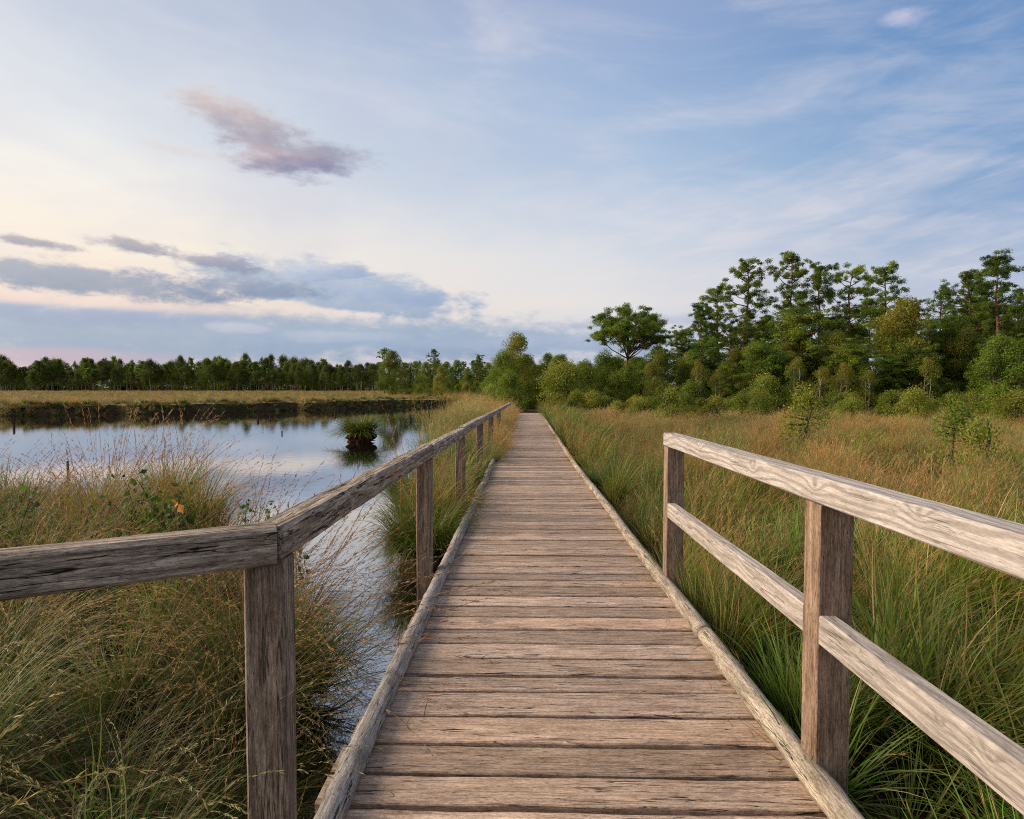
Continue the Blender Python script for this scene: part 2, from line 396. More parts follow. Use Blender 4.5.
class WB:
    """boards and logs with grain coordinates"""
    def __init__(s): s.v = []; s.f = []; s.g = []; s.c = []
    def sweep(s, path, prof_fn, up=(0, 0, 1), off=None, u0=0.0, tint=None, caps=True):
        """path: (n,3); prof_fn(i,t) -> list of (a,b) in (side, up)"""
        path = np.asarray(path, float); n = len(path)
        off = np.array(off if off is not None else rng.random(3) * (40, 3, 3))
        tint = tint if tint is not None else (rng.random(), rng.random(), 0)
        L = np.concatenate([[0], np.cumsum(np.linalg.norm(np.diff(path, axis=0), axis=1))])
        base = len(s.v); k = None
        for i in range(n):
            t = path[min(i + 1, n - 1)] - path[max(i - 1, 0)]; t /= np.linalg.norm(t)
            u_p = (0, -1, 0) if abs(t[2]) > .8 else up
            side = np.cross(t, u_p); side /= np.linalg.norm(side); upv = np.cross(side, t)
            pr = prof_fn(i, L[i]); k = len(pr)
            for (a, b) in pr:
                s.v.append(path[i] + side * a + upv * b)
                s.g.append((L[i] + u0 + off[0], a + off[1], b + off[2])); s.c.append(tint)
        for i in range(n - 1):
            for j in range(k):
                j2 = (j + 1) % k
                s.f.append((base + i * k + j, base + i * k + j2, base + (i + 1) * k + j2, base + (i + 1) * k + j))
        if caps:
            s.f.append(tuple(base + j for j in range(k))[::-1]); s.f.append(tuple(base + (n - 1) * k + j for j in range(k)))
    def board(s, p0, p1, wid, hei, bev=.006, seg=12, wob=.0, up=(0, 0, 1), off=None, tint=None, edge=0.0, u0=0.0):
        p0 = np.array(p0, float); p1 = np.array(p1, float)
        t = np.linspace(0, 1, seg + 1)
        path = p0 + (p1 - p0) * t[:, None]
        sd = rng.random() * 60
        def prof(i, L):
            w2 = wid / 2; h2 = hei / 2
            e1 = edge * (vn(L * 5 + sd, 3.1) + .6 * vn(L * 17 + sd, 8.1)); e2 = edge * (vn(L * 5 + sd, 13.1) + .6 * vn(L * 17 + sd, 18.1)); z = wob * vn(L * 3 + sd, 23.3)
            return [(-w2 + bev + e1, -h2), (w2 - bev + e2, -h2), (w2 + e2, -h2 + bev), (w2 + e2, h2 - bev + z), (w2 - bev + e2, h2 + z), (w2 * .3, h2 + z + wob * .3 * vn(L * 6 + sd, 2)),
                    (-w2 * .3, h2 + z + wob * .3 * vn(L * 6 + sd, 5)), (-w2 + bev + e1, h2 + z), (-w2 + e1, h2 - bev + z), (-w2 + e1, -h2 + bev)]
        s.sweep(path, prof, up, off, u0, tint)
    def log(s, pts, r, k=12, off=None, lump=.1, tint=None, knots=()):
        sd = rng.random() * 60
        pts = np.asarray(pts, float)
        def prof(i, L):
            o = []
            for j in range(k):
                a = 2 * math.pi * j / k
                rr = r * (1 + lump * (vn(L * 6 + sd, j * .7) + .6 * vn(L * 18 + sd, j * .9)))
                for kl in knots: rr += .13 * r * math.exp(-((L - kl) / .045) ** 2)
                o.append((rr * math.cos(a), rr * math.sin(a)))
            return o
        s.sweep(pts, prof, (0, 0, 1), off, 0.0, tint)
    def obj(s, name, mat, parent=None, smooth=False):
        me = bpy.data.meshes.new(name); me.from_pydata([tuple(p) for p in s.v], [], s.f); me.materials.append(mat)
        a = me.attributes.new('gc', 'FLOAT_VECTOR', 'POINT'); a.data.foreach_set('vector', np.array(s.g, np.float32).ravel())
        c = np.concatenate([np.array(s.c, np.float32), np.ones((len(s.c), 1), np.float32)], 1)
        a = me.attributes.new('Col', 'FLOAT_COLOR', 'POINT'); a.data.foreach_set('color', c.ravel())
        if smooth: me.polygons.foreach_set('use_smooth', np.ones(len(me.polygons), bool))
        me.update()
        return link(name, me, parent)

def deck_z(y): return -.0167 * np.minimum(np.asarray(y, float), 12.0) + 0.0
M_DECK = m_wood('deck_boards', (.13, .078, .05), (.39, .265, .182), (.58, .44, .33), crack=1.0, blot=.75, tintv=.62, bumpd=.006)
M_EDGE_L = m_wood('grey_round_log', (.10, .08, .065), (.27, .235, .20), (.43, .39, .34), fine=.8, crack=1.0, moss=.3, bumpd=.008)
M_EDGE_R = m_wood('barked_round_log', (.10, .07, .045), (.31, .25, .185), (.52, .44, .34), fine=.8, crack=1.0, moss=.3, bumpd=.008)
M_RAIL_L = m_wood('dark_weathered_wood', (.038, .026, .018), (.29, .225, .165), (.62, .52, .41), fine=.7, crack=1.0, crackw=1.5, ring=.28, ringfreq=190, moss=.25, bumpd=.014, rdark=(.055, .038, .028))
M_POST_L = m_wood('brown_weathered_post', (.04, .025, .017), (.17, .115, .077), (.36, .27, .195), fine=.7, crack=.8, crackw=1.05, moss=.25, bumpd=.01)
M_POST_R = m_wood('brown_sawn_post', (.10, .058, .036), (.225, .148, .098), (.37, .265, .185), crack=.6)

# boardwalk
bw = empty('boardwalk', (0, 0, 0)); tag(bw, 'weathered plank boardwalk running straight from the foreground to the dark gap in the trees', 'boardwalk')
ys = [1.10, 1.29, 1.49, 1.66, 1.86, 2.06, 2.245, 2.444, 2.66, 2.895, 3.068, 3.27, 3.48, 3.69, 3.90]
while ys[-1] < 38: ys.append(ys[-1] + float(rng.uniform(.15, .225)))
wb = WB()
for a, b in zip(ys[:-1], ys[1:]):
    gap = float(rng.uniform(.026, .038)) if a < 12 else float(rng.uniform(.03, .042)); z = float(deck_z((a + b) / 2)); near = a < 9
    zt = z + float(rng.uniform(-.004, .004)); sk = float(rng.normal(0, .003))
    x0 = -.72 + float(rng.uniform(-.03, .03)); x1 = 1.13 + float(rng.uniform(-.03, .03))
    wb.board((x0, (a + b) / 2 - sk, zt - .022), (x1, (a + b) / 2 + sk, zt - .022 + float(rng.normal(0, .002))), b - a - gap, .050, bev=.005, seg=44 if near else 12, wob=.005, edge=.007 if near else .004)
wb.obj('deck', M_DECK, bw)
for x in (-.5, .2, .9):
    sb = WB(); sb.board((x, .9, -.12), (x, 12, -.0167 * 12 - .12), .09, .14, seg=4); sb.board((x, 12, -.3204), (x, 38, -.3204), .09, .14, seg=4)
    sb.obj('joist', M_POST_L, bw)
def path_line(x, y0, y1, dz, bend=.0):
    n = max(6, int((y1 - y0) / .05)); y = np.linspace(y0, y1, n + 1)
    return np.stack([x + bend * np.array(vn(y * .8, x * 7)), y, deck_z(y) + dz], 1)
for (a, b, kn) in ((.95, 2.9, (1.3, 1.1)), (2.93, 4.72, (.5, 1.2)), (4.74, 9.3, (.04, 2.1)), (9.33, 15.6, (1.0,))):
    lb = WB(); lb.log(path_line(-.655, a, b, .040, .03), .047, lump=.07, knots=kn); lb.obj('edge_log', M_EDGE_L, bw, True)
for (a, b, kn) in ((.9, 3.52, (1.2, 2.2)), (3.55, 7.2, (.05, 1.2)), (7.23, 11.0, (2.0,)), (11.03, 16, ()), (16.03, 22, ()), (22.03, 29, ())):
    lb = WB(); lb.log(path_line(1.075, a, b, .040, .035), .050, lump=.08, knots=kn); lb.obj('edge_log', M_EDGE_R, bw, True)

# left railing
rl = empty('wooden_railing', (-.79, 1.8, 0)); tag(rl, 'dark weathered railing along the pond side, turning a corner at its near post', 'railing')
RL0 = np.array([-.79, 1.8, 0])
def lp(p): return tuple(np.array(p) - RL0)
LP = [(1.83, 1.03), (4.74, .985), (7.48, .925), (10.75, .895), (14.4, .845), (19.0, .83)]
for i, (y, zt) in enumerate(LP):
    d = .085 if i == 0 else .12; x = -.79
    pb = WB(); zz = zt - .105
    pb.board(lp((x, y, -1.1)), lp((x + .003 * (i % 2), y, zz)), .128 if i == 0 else .118, d, bev=.008, seg=30, wob=.0, up=(0, -1, 0), edge=.003)
    pb.obj('post', M_POST_L, rl)
rails = [((1.79, 1.03), (4.80, .99)), ((4.805, .985), (7.60, .932)), ((7.56, .952), (11.2, .905)), ((11.205, .895), (14.7, .845))]
for i, ((y0, z0), (y1, z1)) in enumerate(rails):
    rb = WB(); rb.board(lp((-.777, y0, z0 - .053)), lp((-.777, y1, z1 - .053)), .108, .105, bev=.014, seg=40, wob=.012, edge=.012); rb.obj('top_rail', M_RAIL_L, rl)
rb = WB(); rb.board(lp((-.777, 14.71, .845 - .053)), lp((-.55, 24, .77)), .10, .10, bev=.012, seg=20, wob=.01, edge=.01); rb.obj('top_rail', M_RAIL_L, rl)
# near bay turning left
dv = np.array([-(1.28 - .727), -(1.77 - 1.467), 0]); dv /= np.linalg.norm(dv); nv = np.array([dv[1], -dv[0], 0]) * -1
if nv[1] < 0: nv = -nv
c0 = np.array([-.738, 1.768, 1.026]); 
rb = WB(); p0 = c0 + nv * .05 + np.array([0, 0, -.058]); rb.board(lp(p0), lp(p0 + dv * 2.6 + np.array([0, 0, .0])), .10, .114, bev=.013, seg=60, wob=.012, edge=.012); rb.obj('top_rail', M_RAIL_L, rl)
pp = c0 + dv * 2.3 + nv * .05
pb = WB(); pb.board(lp((pp[0], pp[1], -1.0)), lp((pp[0], pp[1], .912)), .12, .10, seg=10, up=(0, -1, 0)); pb.obj('post', M_POST_L, rl)

# right railing
RR0 = np.array([1.15, 4.59, 0])
def rp(p): return tuple(np.array(p) - RR0)
rr_ = empty('wooden_railing', tuple(RR0)); tag(rr_, 'pale new timber railing with a top and a lower rail on the grassy side', 'railing')
for y in (4.585, 2.26, -.1):
    pb = WB(); pb.board(rp((1.085 + .0625, y, -.9)), rp((1.085 + .0625, y, 1.0 + .009 * (4.6 - y) - .004)), .125, .12, bev=.004, seg=20, up=(0, -1, 0), edge=.001); pb.obj('post', M_POST_R, rr_)
# knot places on the rails: measured along the rail from its far end
def kpos(px, py): # inner face hit
    d = ray(px, py); t = 1.085 / d[0]; p = EYE + d * t; return p
tr_len0 = np.array([1.135, 4.66, 1.0965 - .049]); tr_len1 = np.array([1.135, -.4, 1.142 - .049])
kn = []
for (px, py, ks) in ((753, 466, .035), (815, 485, .05), (919, 512, .05), (700, 445, .03), (990, 545, .02), (725, 461, .03))[:4]:
    p = kpos(px, py); t = np.linalg.norm((p - tr_len0)[[1, 2]]); zc = tr_len0[2] + (tr_len1[2] - tr_len0[2]) * (4.66 - p[1]) / 5.06
    kn.append((t, .05 + 5, (p[2] - zc) + 5, ks * 1.0))
M_RAIL_T = m_wood('pale_knotty_top_rail', (.20, .155, .12), (.41, .355, .30), (.56, .50, .435), crack=.5, ring=.62, blot=.35, hfm=.4, ringfreq=150, knots=kn, rdark=(.24, .19, .155), bumpd=.003)
rb = WB(); rb.board(rp(tr_len0), rp(tr_len1), .10, .098, bev=.006, seg=60, off=(0, 5, 5), edge=.002, wob=.002); rb.obj('top_rail', M_RAIL_T, rr_)
lowz = lambda y: .573 + (.61 - .573) * (4.55 - y) / 2.35 - .055
kn2 = []
for (px, py, ks) in ((988, 757, .035), (938, 722, .018), (730, 552, .02), (860, 655, .012)):
    p = kpos(px, py); kn2.append((2.2 - p[1] if p[1] < 2.2 else 4.52 - p[1] + 20, .03 + 5, p[2] - lowz(p[1]) + 5, ks))
M_RAIL_LOW = m_wood('pale_knotty_lower_rail', (.15, .115, .09), (.35, .30, .25), (.50, .44, .375), crack=.6, ring=.48, blot=.4, hfm=.45, ringfreq=165, knots=kn2, rdark=(.20, .155, .125), bumpd=.003)
for (a, b, u) in ((4.523, 2.322, 20), (2.198, -.036, 0)):
    rb = WB(); rb.board(rp((1.085 + .034, a, lowz(a))), rp((1.085 + .034, b, lowz(b))), .064, .11, bev=.006, seg=40, off=(u, 5, 5), edge=.002, wob=.002); rb.obj('lower_rail', M_RAIL_LOW, rr_)

# ------------------------------------------------------------------ plant materials
def m_leaf(name, trans=.35, var=.35, rough=.6, hue=.06, tint=False):
    m, g, out = new_mat(name)
    c = g.attr('Col')['Color']
    oi = g.n.new('ShaderNodeObjectInfo'); rnd = oi.outputs['Random']
    geo = g.n.new('ShaderNodeNewGeometry')
    k = g.m('ADD', 1 - var / 2, g.m('MULTIPLY', rnd, var))
    k2 = g.m('ADD', 1 - hue, g.m('MULTIPLY', g.m('FRACT', g.m('MULTIPLY', rnd, 7.31)), hue * 2))
    c = g.mix(1.0, c, g.xyz(g.m('MULTIPLY', k, k2), k, k), 'MULTIPLY')
    if tint: c = g.mix(1.0, c, g.v('ADD', g.attr('tint', 'INSTANCER')['Vector'], (1, 1, 1)), 'MULTIPLY')
    d = g.n.new('ShaderNodeBsdfPrincipled'); g.put(d.inputs['Base Color'], c); d.inputs['Roughness'].default_value = rough; d.inputs['Specular IOR Level'].default_value = .25
    t = g.n.new('ShaderNodeBsdfTranslucent'); g.put(t.inputs[0], c)
    mx = g.n.new('ShaderNodeMixShader'); mx.inputs[0].default_value = trans
    g.l.new(d.outputs[0], mx.inputs[1]); g.l.new(t.outputs[0], mx.inputs[2]); g.l.new(mx.outputs[0], out.inputs[0])
    return m
M_LEAF = m_leaf('tree_leaves', .5, .55, .6, .12)
M_GRASS = m_leaf('grass_blades', .35, .35, .5, .08, True)
def m_bark(name, c1, c2, sc=6):
    m, g, out = new_mat(name)
    t = g.n.new('ShaderNodeTexCoord').outputs['Object']
    n = g.noise(g.v('MULTIPLY', t, (1, 1, .35)), sc, 6, .65)
    principled(g, out, g.mix(g.ss(n, .35, .65), c1, c2), .9, g.bump(n, .6, .04), .1)
    return m
M_PINEBARK = m_bark('pine_bark', (.07, .04, .028), (.26, .13, .075))
M_BIRCHBARK = m_bark('birch_bark', (.10, .085, .07), (.42, .38, .33), 4)
M_DARKBARK = m_bark('dark_bark', (.05, .038, .028), (.16, .125, .095))
M_PEAT = m_bark('peat_column', (.022, .010, .006), (.085, .035, .02), 10)

GREEN = np.array((.095, .155, .018)); DGREEN = np.array((.03, .06, .014)); YGREEN = np.array((.27, .27, .04)); LIME = np.array((.19, .29, .025))
STRAW = np.array((.50, .335, .135)); RUST = np.array((.34, .19, .065)); BROWN = np.array((.16, .09, .045)); OLIVE = np.array((.19, .19, .045))
def lerp(a, b, t): return a + (b - a) * np.asarray(t)[..., None]

# ------------------------------------------------------------------ grass
def blade_set(q, n, L, Lv, base_r, lean, droop, wid, seg, palette, wind=(0, 0), rg=rng, tipdry=.5, up_frac=1.0, return_paths=False, center=(0, 0, 0)):
    """palette: list of (weight, base colour, tip colour)"""
    a0 = rg.random(n) * 2 * np.pi; r0 = base_r * np.sqrt(rg.random(n))
    bx = r0 * np.cos(a0); by = r0 * np.sin(a0)
    phi = a0 + rg.normal(0, .7, n)
    ln = L * (1 + Lv * (rg.random(n) * 2 - 1))
    t0 = lean * rg.random(n) + .04; dr = droop * (.4 + .9 * rg.random(n))
    s = np.linspace(0, 1, seg + 1)
    tilt = np.clip(t0[:, None] + dr[:, None] * s[None, :] ** 1.6, 0, 2.6)
    ds = ln[:, None] / seg
    hx = np.cos(phi)[:, None] * np.sin(tilt) + wind[0] * s[None] * .8; hy = np.sin(phi)[:, None] * np.sin(tilt) + wind[1] * s[None] * .8; hz = np.cos(tilt)
    nn = np.sqrt(hx ** 2 + hy ** 2 + hz ** 2); hx, hy, hz = hx / nn, hy / nn, hz / nn
    cum = lambda h: np.concatenate([np.zeros((n, 1)), np.cumsum((h[:, 1:] + h[:, :-1]) / 2 * ds, 1)], 1)
    px = bx[:, None] + cum(hx) + center[0]; py = by[:, None] + cum(hy) + center[1]; pz = cum(hz) + center[2]
    P = np.stack([px, py, pz], -1)
    tw = phi + np.pi / 2 + rg.normal(0, .6, n)
    sidev = np.stack([np.cos(tw), np.sin(tw), np.zeros(n)], -1)[:, None, :]
    wd = wid * (.7 + .6 * rg.random(n))[:, None] * (1 - s[None] ** 2.2 * .92) / 2
    V = np.stack([P - sidev * wd[..., None], P + sidev * wd[..., None]], 2)       # n,seg+1,2,3
    w_ = np.array([p[0] for p in palette], float); ch = rg.choice(len(palette), n, p=w_ / w_.sum())
    cb = np.array([p[1] for p in palette])[ch]; ct = np.array([p[2] for p in palette])[ch]
    C = cb[:, None, :] + (ct - cb)[:, None, :] * (s[None, :, None] ** 1.3)
    C = C * (.75 + .5 * rg.random(n))[:, None, None]
    C = np.repeat(C[:, :, None, :], 2, 2)
    id_ = np.arange(n * (seg + 1) * 2).reshape(n, seg + 1, 2)
    Fq = np.stack([id_[:, :-1, 0], id_[:, :-1, 1], id_[:, 1:, 1], id_[:, 1:, 0]], -1)
    q.add(V, Fq, C)
    return P
def panicles(q, P, m, size, wid, color, frac=.4, rg=rng, spread=.5):
    """small spikelets set along the upper part of each stem path P (n,k,3)"""
    n, k, _ = P.shape
    t = 1 - frac * rg.random((n, m)) ** 1.0
    fi = t * (k - 1); i0 = np.clip(fi.astype(int), 0, k - 2); fr = (fi - i0)[..., None]
    ii = np.arange(n)[:, None]
    A = P[ii, i0]; B = P[ii, i0 + 1]; O = A + (B - A) * fr; T = (B - A) / (np.linalg.norm(B - A, axis=-1, keepdims=True) + 1e-9)
    D = T + rg.normal(0, spread, T.shape); D /= np.linalg.norm(D, axis=-1, keepdims=True)
    ln = size * (.5 + rg.random((n, m, 1))); S_ = np.cross(D, rg.normal(0, 1, D.shape)); S_ /= np.linalg.norm(S_, axis=-1, keepdims=True) + 1e-9
    w2 = wid / 2
    V = np.stack([O - S_ * w2 * .3, O + D * ln * .5 - S_ * w2, O + D * ln, O + D * ln * .5 + S_ * w2], 2)
    C = np.repeat((np.asarray(color) * (.7 + .6 * rg.random((n, m, 1))))[:, :, None, :], 4, 2)
    id_ = np.arange(n * m * 4).reshape(n * m, 4)
    q.add(V, id_, C)

PG = [(5, GREEN * .9, YGREEN * .8), (3, GREEN, LIME * .8), (2, OLIVE, OLIVE * 1.3), (.6, STRAW * .7, STRAW)]
PM = [(5, GREEN, YGREEN), (3, OLIVE, OLIVE * 1.4), (2, OLIVE, STRAW * .8), (1, RUST * .6, RUST), (1, STRAW * .7, STRAW)]
PD = [(3.0, GREEN, OLIVE), (3, OLIVE, STRAW * .8), (2, RUST * .6, RUST * 1.1), (2.5, STRAW * .7, STRAW)]
def tuft(kind, seed, lod=0):
    rg = np.random.default_rng(seed); q = QB()
    wk = (.0055, .010, .024)[lod]; nk = (1, .6, .3)[lod]; sg = (7, 4, 3)[lod]
    if kind == 'green':        # long arching sedge-like blades
        blade_set(q, int(110 * nk), .74, .35, .10, .4, .95, wk * (2.0, 1.6, 1.5)[lod], sg, PG, (.16, .03), rg)
        P = blade_set(q, int(5 * nk) + 1, .92, .2, .08, .35, .5, wk * .45, sg, [(1, STRAW * .6, STRAW * .8), (1, RUST * .6, RUST)], (.25, .03), rg)
        panicles(q, P, 12, .05, wk * .45, RUST * 1.2, .3, rg, .15)
    elif kind == 'mixed':
        blade_set(q, int(140 * nk), .60, .4, .12, .45, .9, wk, sg, PM, (.22, .03), rg)
        P = blade_set(q, int(22 * nk) + 2, .88, .25, .10, .35, .55, wk * .45, sg, [(2, STRAW * .6, STRAW * .85), (2, RUST * .6, RUST), (1, OLIVE, STRAW * .7)], (.35, .03), rg)
        panicles(q, P, int(14 * (1, .6, .4)[lod]), .055, wk * .5, RUST * 1.15, .3, rg, .16)
    elif kind == 'dry':
        blade_set(q, int(110 * nk), .48, .4, .12, .4, .8, wk, sg, PD, (.2, .0), rg)
        P = blade_set(q, int(48 * nk) + 3, .82, .25, .12, .35, .5, wk * .45, sg, [(2, STRAW * .6, STRAW * .9), (2, RUST * .7, RUST * 1.2), (1, OLIVE, RUST)], (.35, .03), rg)
        panicles(q, P, int(12 * (1, .7, .5)[lod]), .06, wk * .6, (RUST * .5 + STRAW * .5), .35, rg, .16)
    elif kind == 'droop':      # foreground left: long hanging stalks
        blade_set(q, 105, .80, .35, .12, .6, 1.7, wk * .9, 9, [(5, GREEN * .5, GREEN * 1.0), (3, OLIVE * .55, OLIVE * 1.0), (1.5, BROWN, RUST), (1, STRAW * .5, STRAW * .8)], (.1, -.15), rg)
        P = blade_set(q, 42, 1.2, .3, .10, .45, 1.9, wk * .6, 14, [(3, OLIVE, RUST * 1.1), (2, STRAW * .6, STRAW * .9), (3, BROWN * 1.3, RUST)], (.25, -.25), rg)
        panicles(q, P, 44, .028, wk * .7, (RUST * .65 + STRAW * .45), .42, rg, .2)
    elif kind == 'stalk':      # sparse tall flower stems over the water
        P = blade_set(q, 14, 1.15, .25, .14, .35, .9, .0034, 11, [(2, OLIVE * .8, RUST * .8), (2, BROWN, BROWN * 1.6)], (.55, -.02), rg)
        panicles(q, P, 34, .03, .004, BROWN * 2.0, .35, rg, .2)
    return q.mesh('grass_tuft', [M_GRASS])

def grass(name, pts, rot_, scl, idx_, meshes, label, cell=1.0):
    """one stuff object: points carrying tufts"""
    me = bpy.data.meshes.new(name); me.vertices.add(len(pts)); me.vertices.foreach_set('co', np.asarray(pts, np.float32).ravel())
    a = me.attributes.new('rot', 'FLOAT_VECTOR', 'POINT'); a.data.foreach_set('vector', np.asarray(rot_, np.float32).ravel())
    a = me.attributes.new('scl', 'FLOAT_VECTOR', 'POINT'); a.data.foreach_set('vector', np.asarray(scl, np.float32).ravel())
    X_, Y_ = np.asarray(pts)[:, 0], np.asarray(pts)[:, 1]
    t1 = fbm(X_ * .5 + 3, Y_ * .5) ; t2 = fbm(X_ * .23, Y_ * .23 + 8); r3 = cells(X_, Y_, cell)[3] - .5; b_ = .25 * t1 + .30 * t2 + .6 * r3
    r4 = np.mod(r3 * 7.3, 1) - .5; tn = np.stack([b_ + .5 * r4 - .03, b_ + .03, b_ - .1 * r4], 1)
    a = me.attributes.new('tint', 'FLOAT_VECTOR', 'POINT'); a.data.foreach_set('vector', tn.astype(np.float32).ravel())
    a = me.attributes.new('pick', 'INT', 'POINT'); a.data.foreach_set('value', np.asarray(idx_, np.int32))
    o = link(name, me)
    ng = bpy.data.node_groups.new(name, 'GeometryNodeTree')
    ng.interface.new_socket('Geometry', in_out='INPUT', socket_type='NodeSocketGeometry')
    ng.interface.new_socket('Geometry', in_out='OUTPUT', socket_type='NodeSocketGeometry')
    N = ng.nodes; gi = N.new('NodeGroupInput'); go = N.new('NodeGroupOutput')
    iop = N.new('GeometryNodeInstanceOnPoints'); iop.inputs['Pick Instance'].default_value = True
    j = N.new('GeometryNodeJoinGeometry')
    for mm in reversed(meshes):
        src = bpy.data.objects.new('tuft_source', mm)
        oi = N.new('GeometryNodeObjectInfo'); oi.inputs['Object'].default_value = src; oi.inputs['As Instance'].default_value = True
        ng.links.new(oi.outputs['Geometry'], j.inputs[0])
    def na(nm, t):
        n = N.new('GeometryNodeInputNamedAttribute'); n.data_type = t; n.inputs[0].default_value = nm; return n.outputs['Attribute']
    ng.links.new(gi.outputs[0], iop.inputs['Points']); ng.links.new(j.outputs[0], iop.inputs['Instance'])
    ng.links.new(na('pick', 'INT'), iop.inputs['Instance Index']); ng.links.new(na('scl', 'FLOAT_VECTOR'), iop.inputs['Scale'])
    e2r = N.new('FunctionNodeEulerToRotation'); ng.links.new(na('rot', 'FLOAT_VECTOR'), e2r.inputs[0]); ng.links.new(e2r.outputs[0], iop.inputs['Rotation'])
    ng.links.new(iop.outputs[0], go.inputs[0])
    md = o.modifiers.new('grass', 'NODES'); md.node_group = ng
    tag(o, label, 'grass', kind='stuff')
    return o

def scatter(xa, xb, ya, yb, dens, cond):
    n = int((xb - xa) * (yb - ya) * dens)
    x = rng.uniform(xa, xb, n); y = rng.uniform(ya, yb, n)
    m_ = cond(x, y) & (np.abs(np.arctan2(x, y + 1.2)) < R(50)) & (y > -.6)
    return x[m_], y[m_]
def cells(x, y, c):
    """nearest tussock centre of a jittered lattice: distance (in cells), direction, random number"""
    gx_, gy_ = np.floor(x / c), np.floor(y / c); best = np.full(x.shape, 9.0); dx_ = np.zeros_like(x); dy_ = np.zeros_like(x); rn = np.zeros_like(x)
    for i in (-1, 0, 1):
        for j in (-1, 0, 1):
            cx_, cy_ = gx_ + i, gy_ + j
            h = lambda k: np.mod(np.abs(np.sin(cx_ * 127.1 + cy_ * 311.7 + k * 74.7) * 43758.5), 1.0)
            ddx = x / c - (cx_ + .15 + .7 * h(1)); ddy = y / c - (cy_ + .15 + .7 * h(2)); d = np.hypot(ddx, ddy)
            m_ = d < best; best = np.where(m_, d, best); dx_ = np.where(m_, ddx, dx_); dy_ = np.where(m_, ddy, dy_); rn = np.where(m_, h(3), rn)
    return best, dx_, dy_, rn
CELL_RN = [None]
def place(x, y, smin=.8, smax=1.2, tilt=.15, hk=1.0, c=1.0):
    n = len(x); z = ground_z(x, y) - .02
    d, dx_, dy_, rn = cells(x, y, c); CELL_RN[0] = rn
    k = np.clip(1 - (d / .62) ** 2, 0, 1)
    rot_ = np.stack([rng.normal(0, tilt * .7, n) + .2 * fbm(x * .8, y * .8) - dy_ * .9, rng.normal(0, tilt * .7, n) + .08 + .25 * fbm(x * .8 + 7, y * .8) + dx_ * .9, rng.uniform(-.8, .8, n)], 1)
    s_ = rng.uniform(smin, smax, n); h = s_ * (.50 + .55 * k) * (.62 + .72 * rn) * hk
    return np.stack([x, y, z + .16 * k * c], 1), rot_, np.stack([s_, s_, h], 1)

g0 = [tuft('green', 11), tuft('green', 12), tuft('mixed', 13), tuft('mixed', 14), tuft('dry', 15)]
g1 = [tuft('green', 21, 1), tuft('mixed', 22, 1), tuft('mixed', 23, 1), tuft('dry', 24, 1), tuft('dry', 25, 1)]
g2 = [tuft('green', 31, 2), tuft('mixed', 32, 2), tuft('dry', 33, 2), tuft('dry', 34, 2)]
def pick(x, y, probs_near, probs_far, ya, yb, n):
    t = np.clip((y - ya) / (yb - ya) + .9 * fbm(x * .35, y * .35) + .7 * (CELL_RN[0] - .5), 0, 1)
    pn = np.cumsum(probs_near); pf = np.cumsum(probs_far)
    r = rng.random(len(x)); c = pn[None] + (pf - pn)[None] * t[:, None]
    return np.minimum((r[:, None] > c).sum(1), n - 1)
# meadow on the right
edge_r = lambda x, y: x > 1.20 + .05 * np.sin(y * 3)
x, y = scatter(1.2, 16, 0, 12, 13, edge_r)
P_, R_, S_ = place(x, y); P_[:, 2] -= .0
near_edge = x < 1.55; S_[near_edge] *= .72
grass('meadow_grass', P_, R_, S_, pick(x, y, [.48, .42, .06, .03, .01], [.14, .14, .28, .24, .20], 2.5, 9, 5), g0, 'long green and straw grass right beside the pale railing')
x, y = scatter(1.25, 36, 12, 30, 8, edge_r)
P_, R_, S_ = place(x, y, c=1.5); S_[:, 2] *= .82
st = x < 2.0 + .03 * y; ii = pick(x, y, [.3, .25, .2, .15, .10], [.12, .18, .2, .25, .25], 10, 26, 5); ii[st & (rng.random(len(x)) < .7)] = 0
grass('meadow_grass', P_, R_, S_, ii, g1, 'green and rust coloured meadow grass in the middle distance on the right', 1.5)
x, y = scatter(1.3, 75, 30, 66, 4.2, edge_r)
P_, R_, S_ = place(x, y, .9, 1.3, c=2.4); S_[:, :2] *= 1.3; S_[:, 2] *= .55
ii = pick(x, y, [.22, .28, .25, .25], [.12, .22, .33, .33], 30, 50, 4); ii[(x < 3.5) & (rng.random(len(x)) < .7)] = 0
grass('meadow_grass', P_, R_, S_, ii, g2, 'reddish brown meadow grass at the foot of the pine wood', 2.4)

# strip between pond and walkway
x, y = scatter(-7, -.8, 6, 36, 9, lambda x, y: (shore(x, y) > -.15) & (x < -.85))
P_, R_, S_ = place(x, y, .8, 1.25, .2)
lowf = sstep(12, 5, y); S_[:, 2] *= 1 - .25 * lowf
nearm = y < 12
ii = pick(x, y, [.6, .2, .1, .05, .05], [.1, .1, .3, .25, .25], 8, 14, 5)
grass('shore_grass', P_, R_, S_, np.minimum(ii, 4), [g0[0], g0[1], g1[1], g1[3], g1[4]], 'green and golden grass between the pond and the boardwalk')
x, y = scatter(-9, -.8, 36, 75, 5, lambda x, y: (shore(x, y) > -.2) & (x < -.7))
P_, R_, S_ = place(x, y, .9, 1.3); grass('shore_grass', P_, R_, S_, rng.integers(0, 4, len(x)), g2, 'golden grass at the far end of the pond beside the boardwalk')
# grass leaning onto the deck at the left
x = rng.uniform(-.95, -.62, 90); y = rng.uniform(13, 37, 90); zz = deck_z(y) - .15
grass('overhanging_grass', np.stack([x, y, zz], 1), np.stack([rng.normal(0, .1, 90), rng.uniform(.1, .45, 90), rng.uniform(-.4, .4, 90)], 1), np.repeat(rng.uniform(.7, 1.1, 90)[:, None], 3, 1), rng.integers(0, 4, 90), [g1[1], g1[2], g1[3], g1[4]],
      'brown grass hanging over the left edge of the far boardwalk')

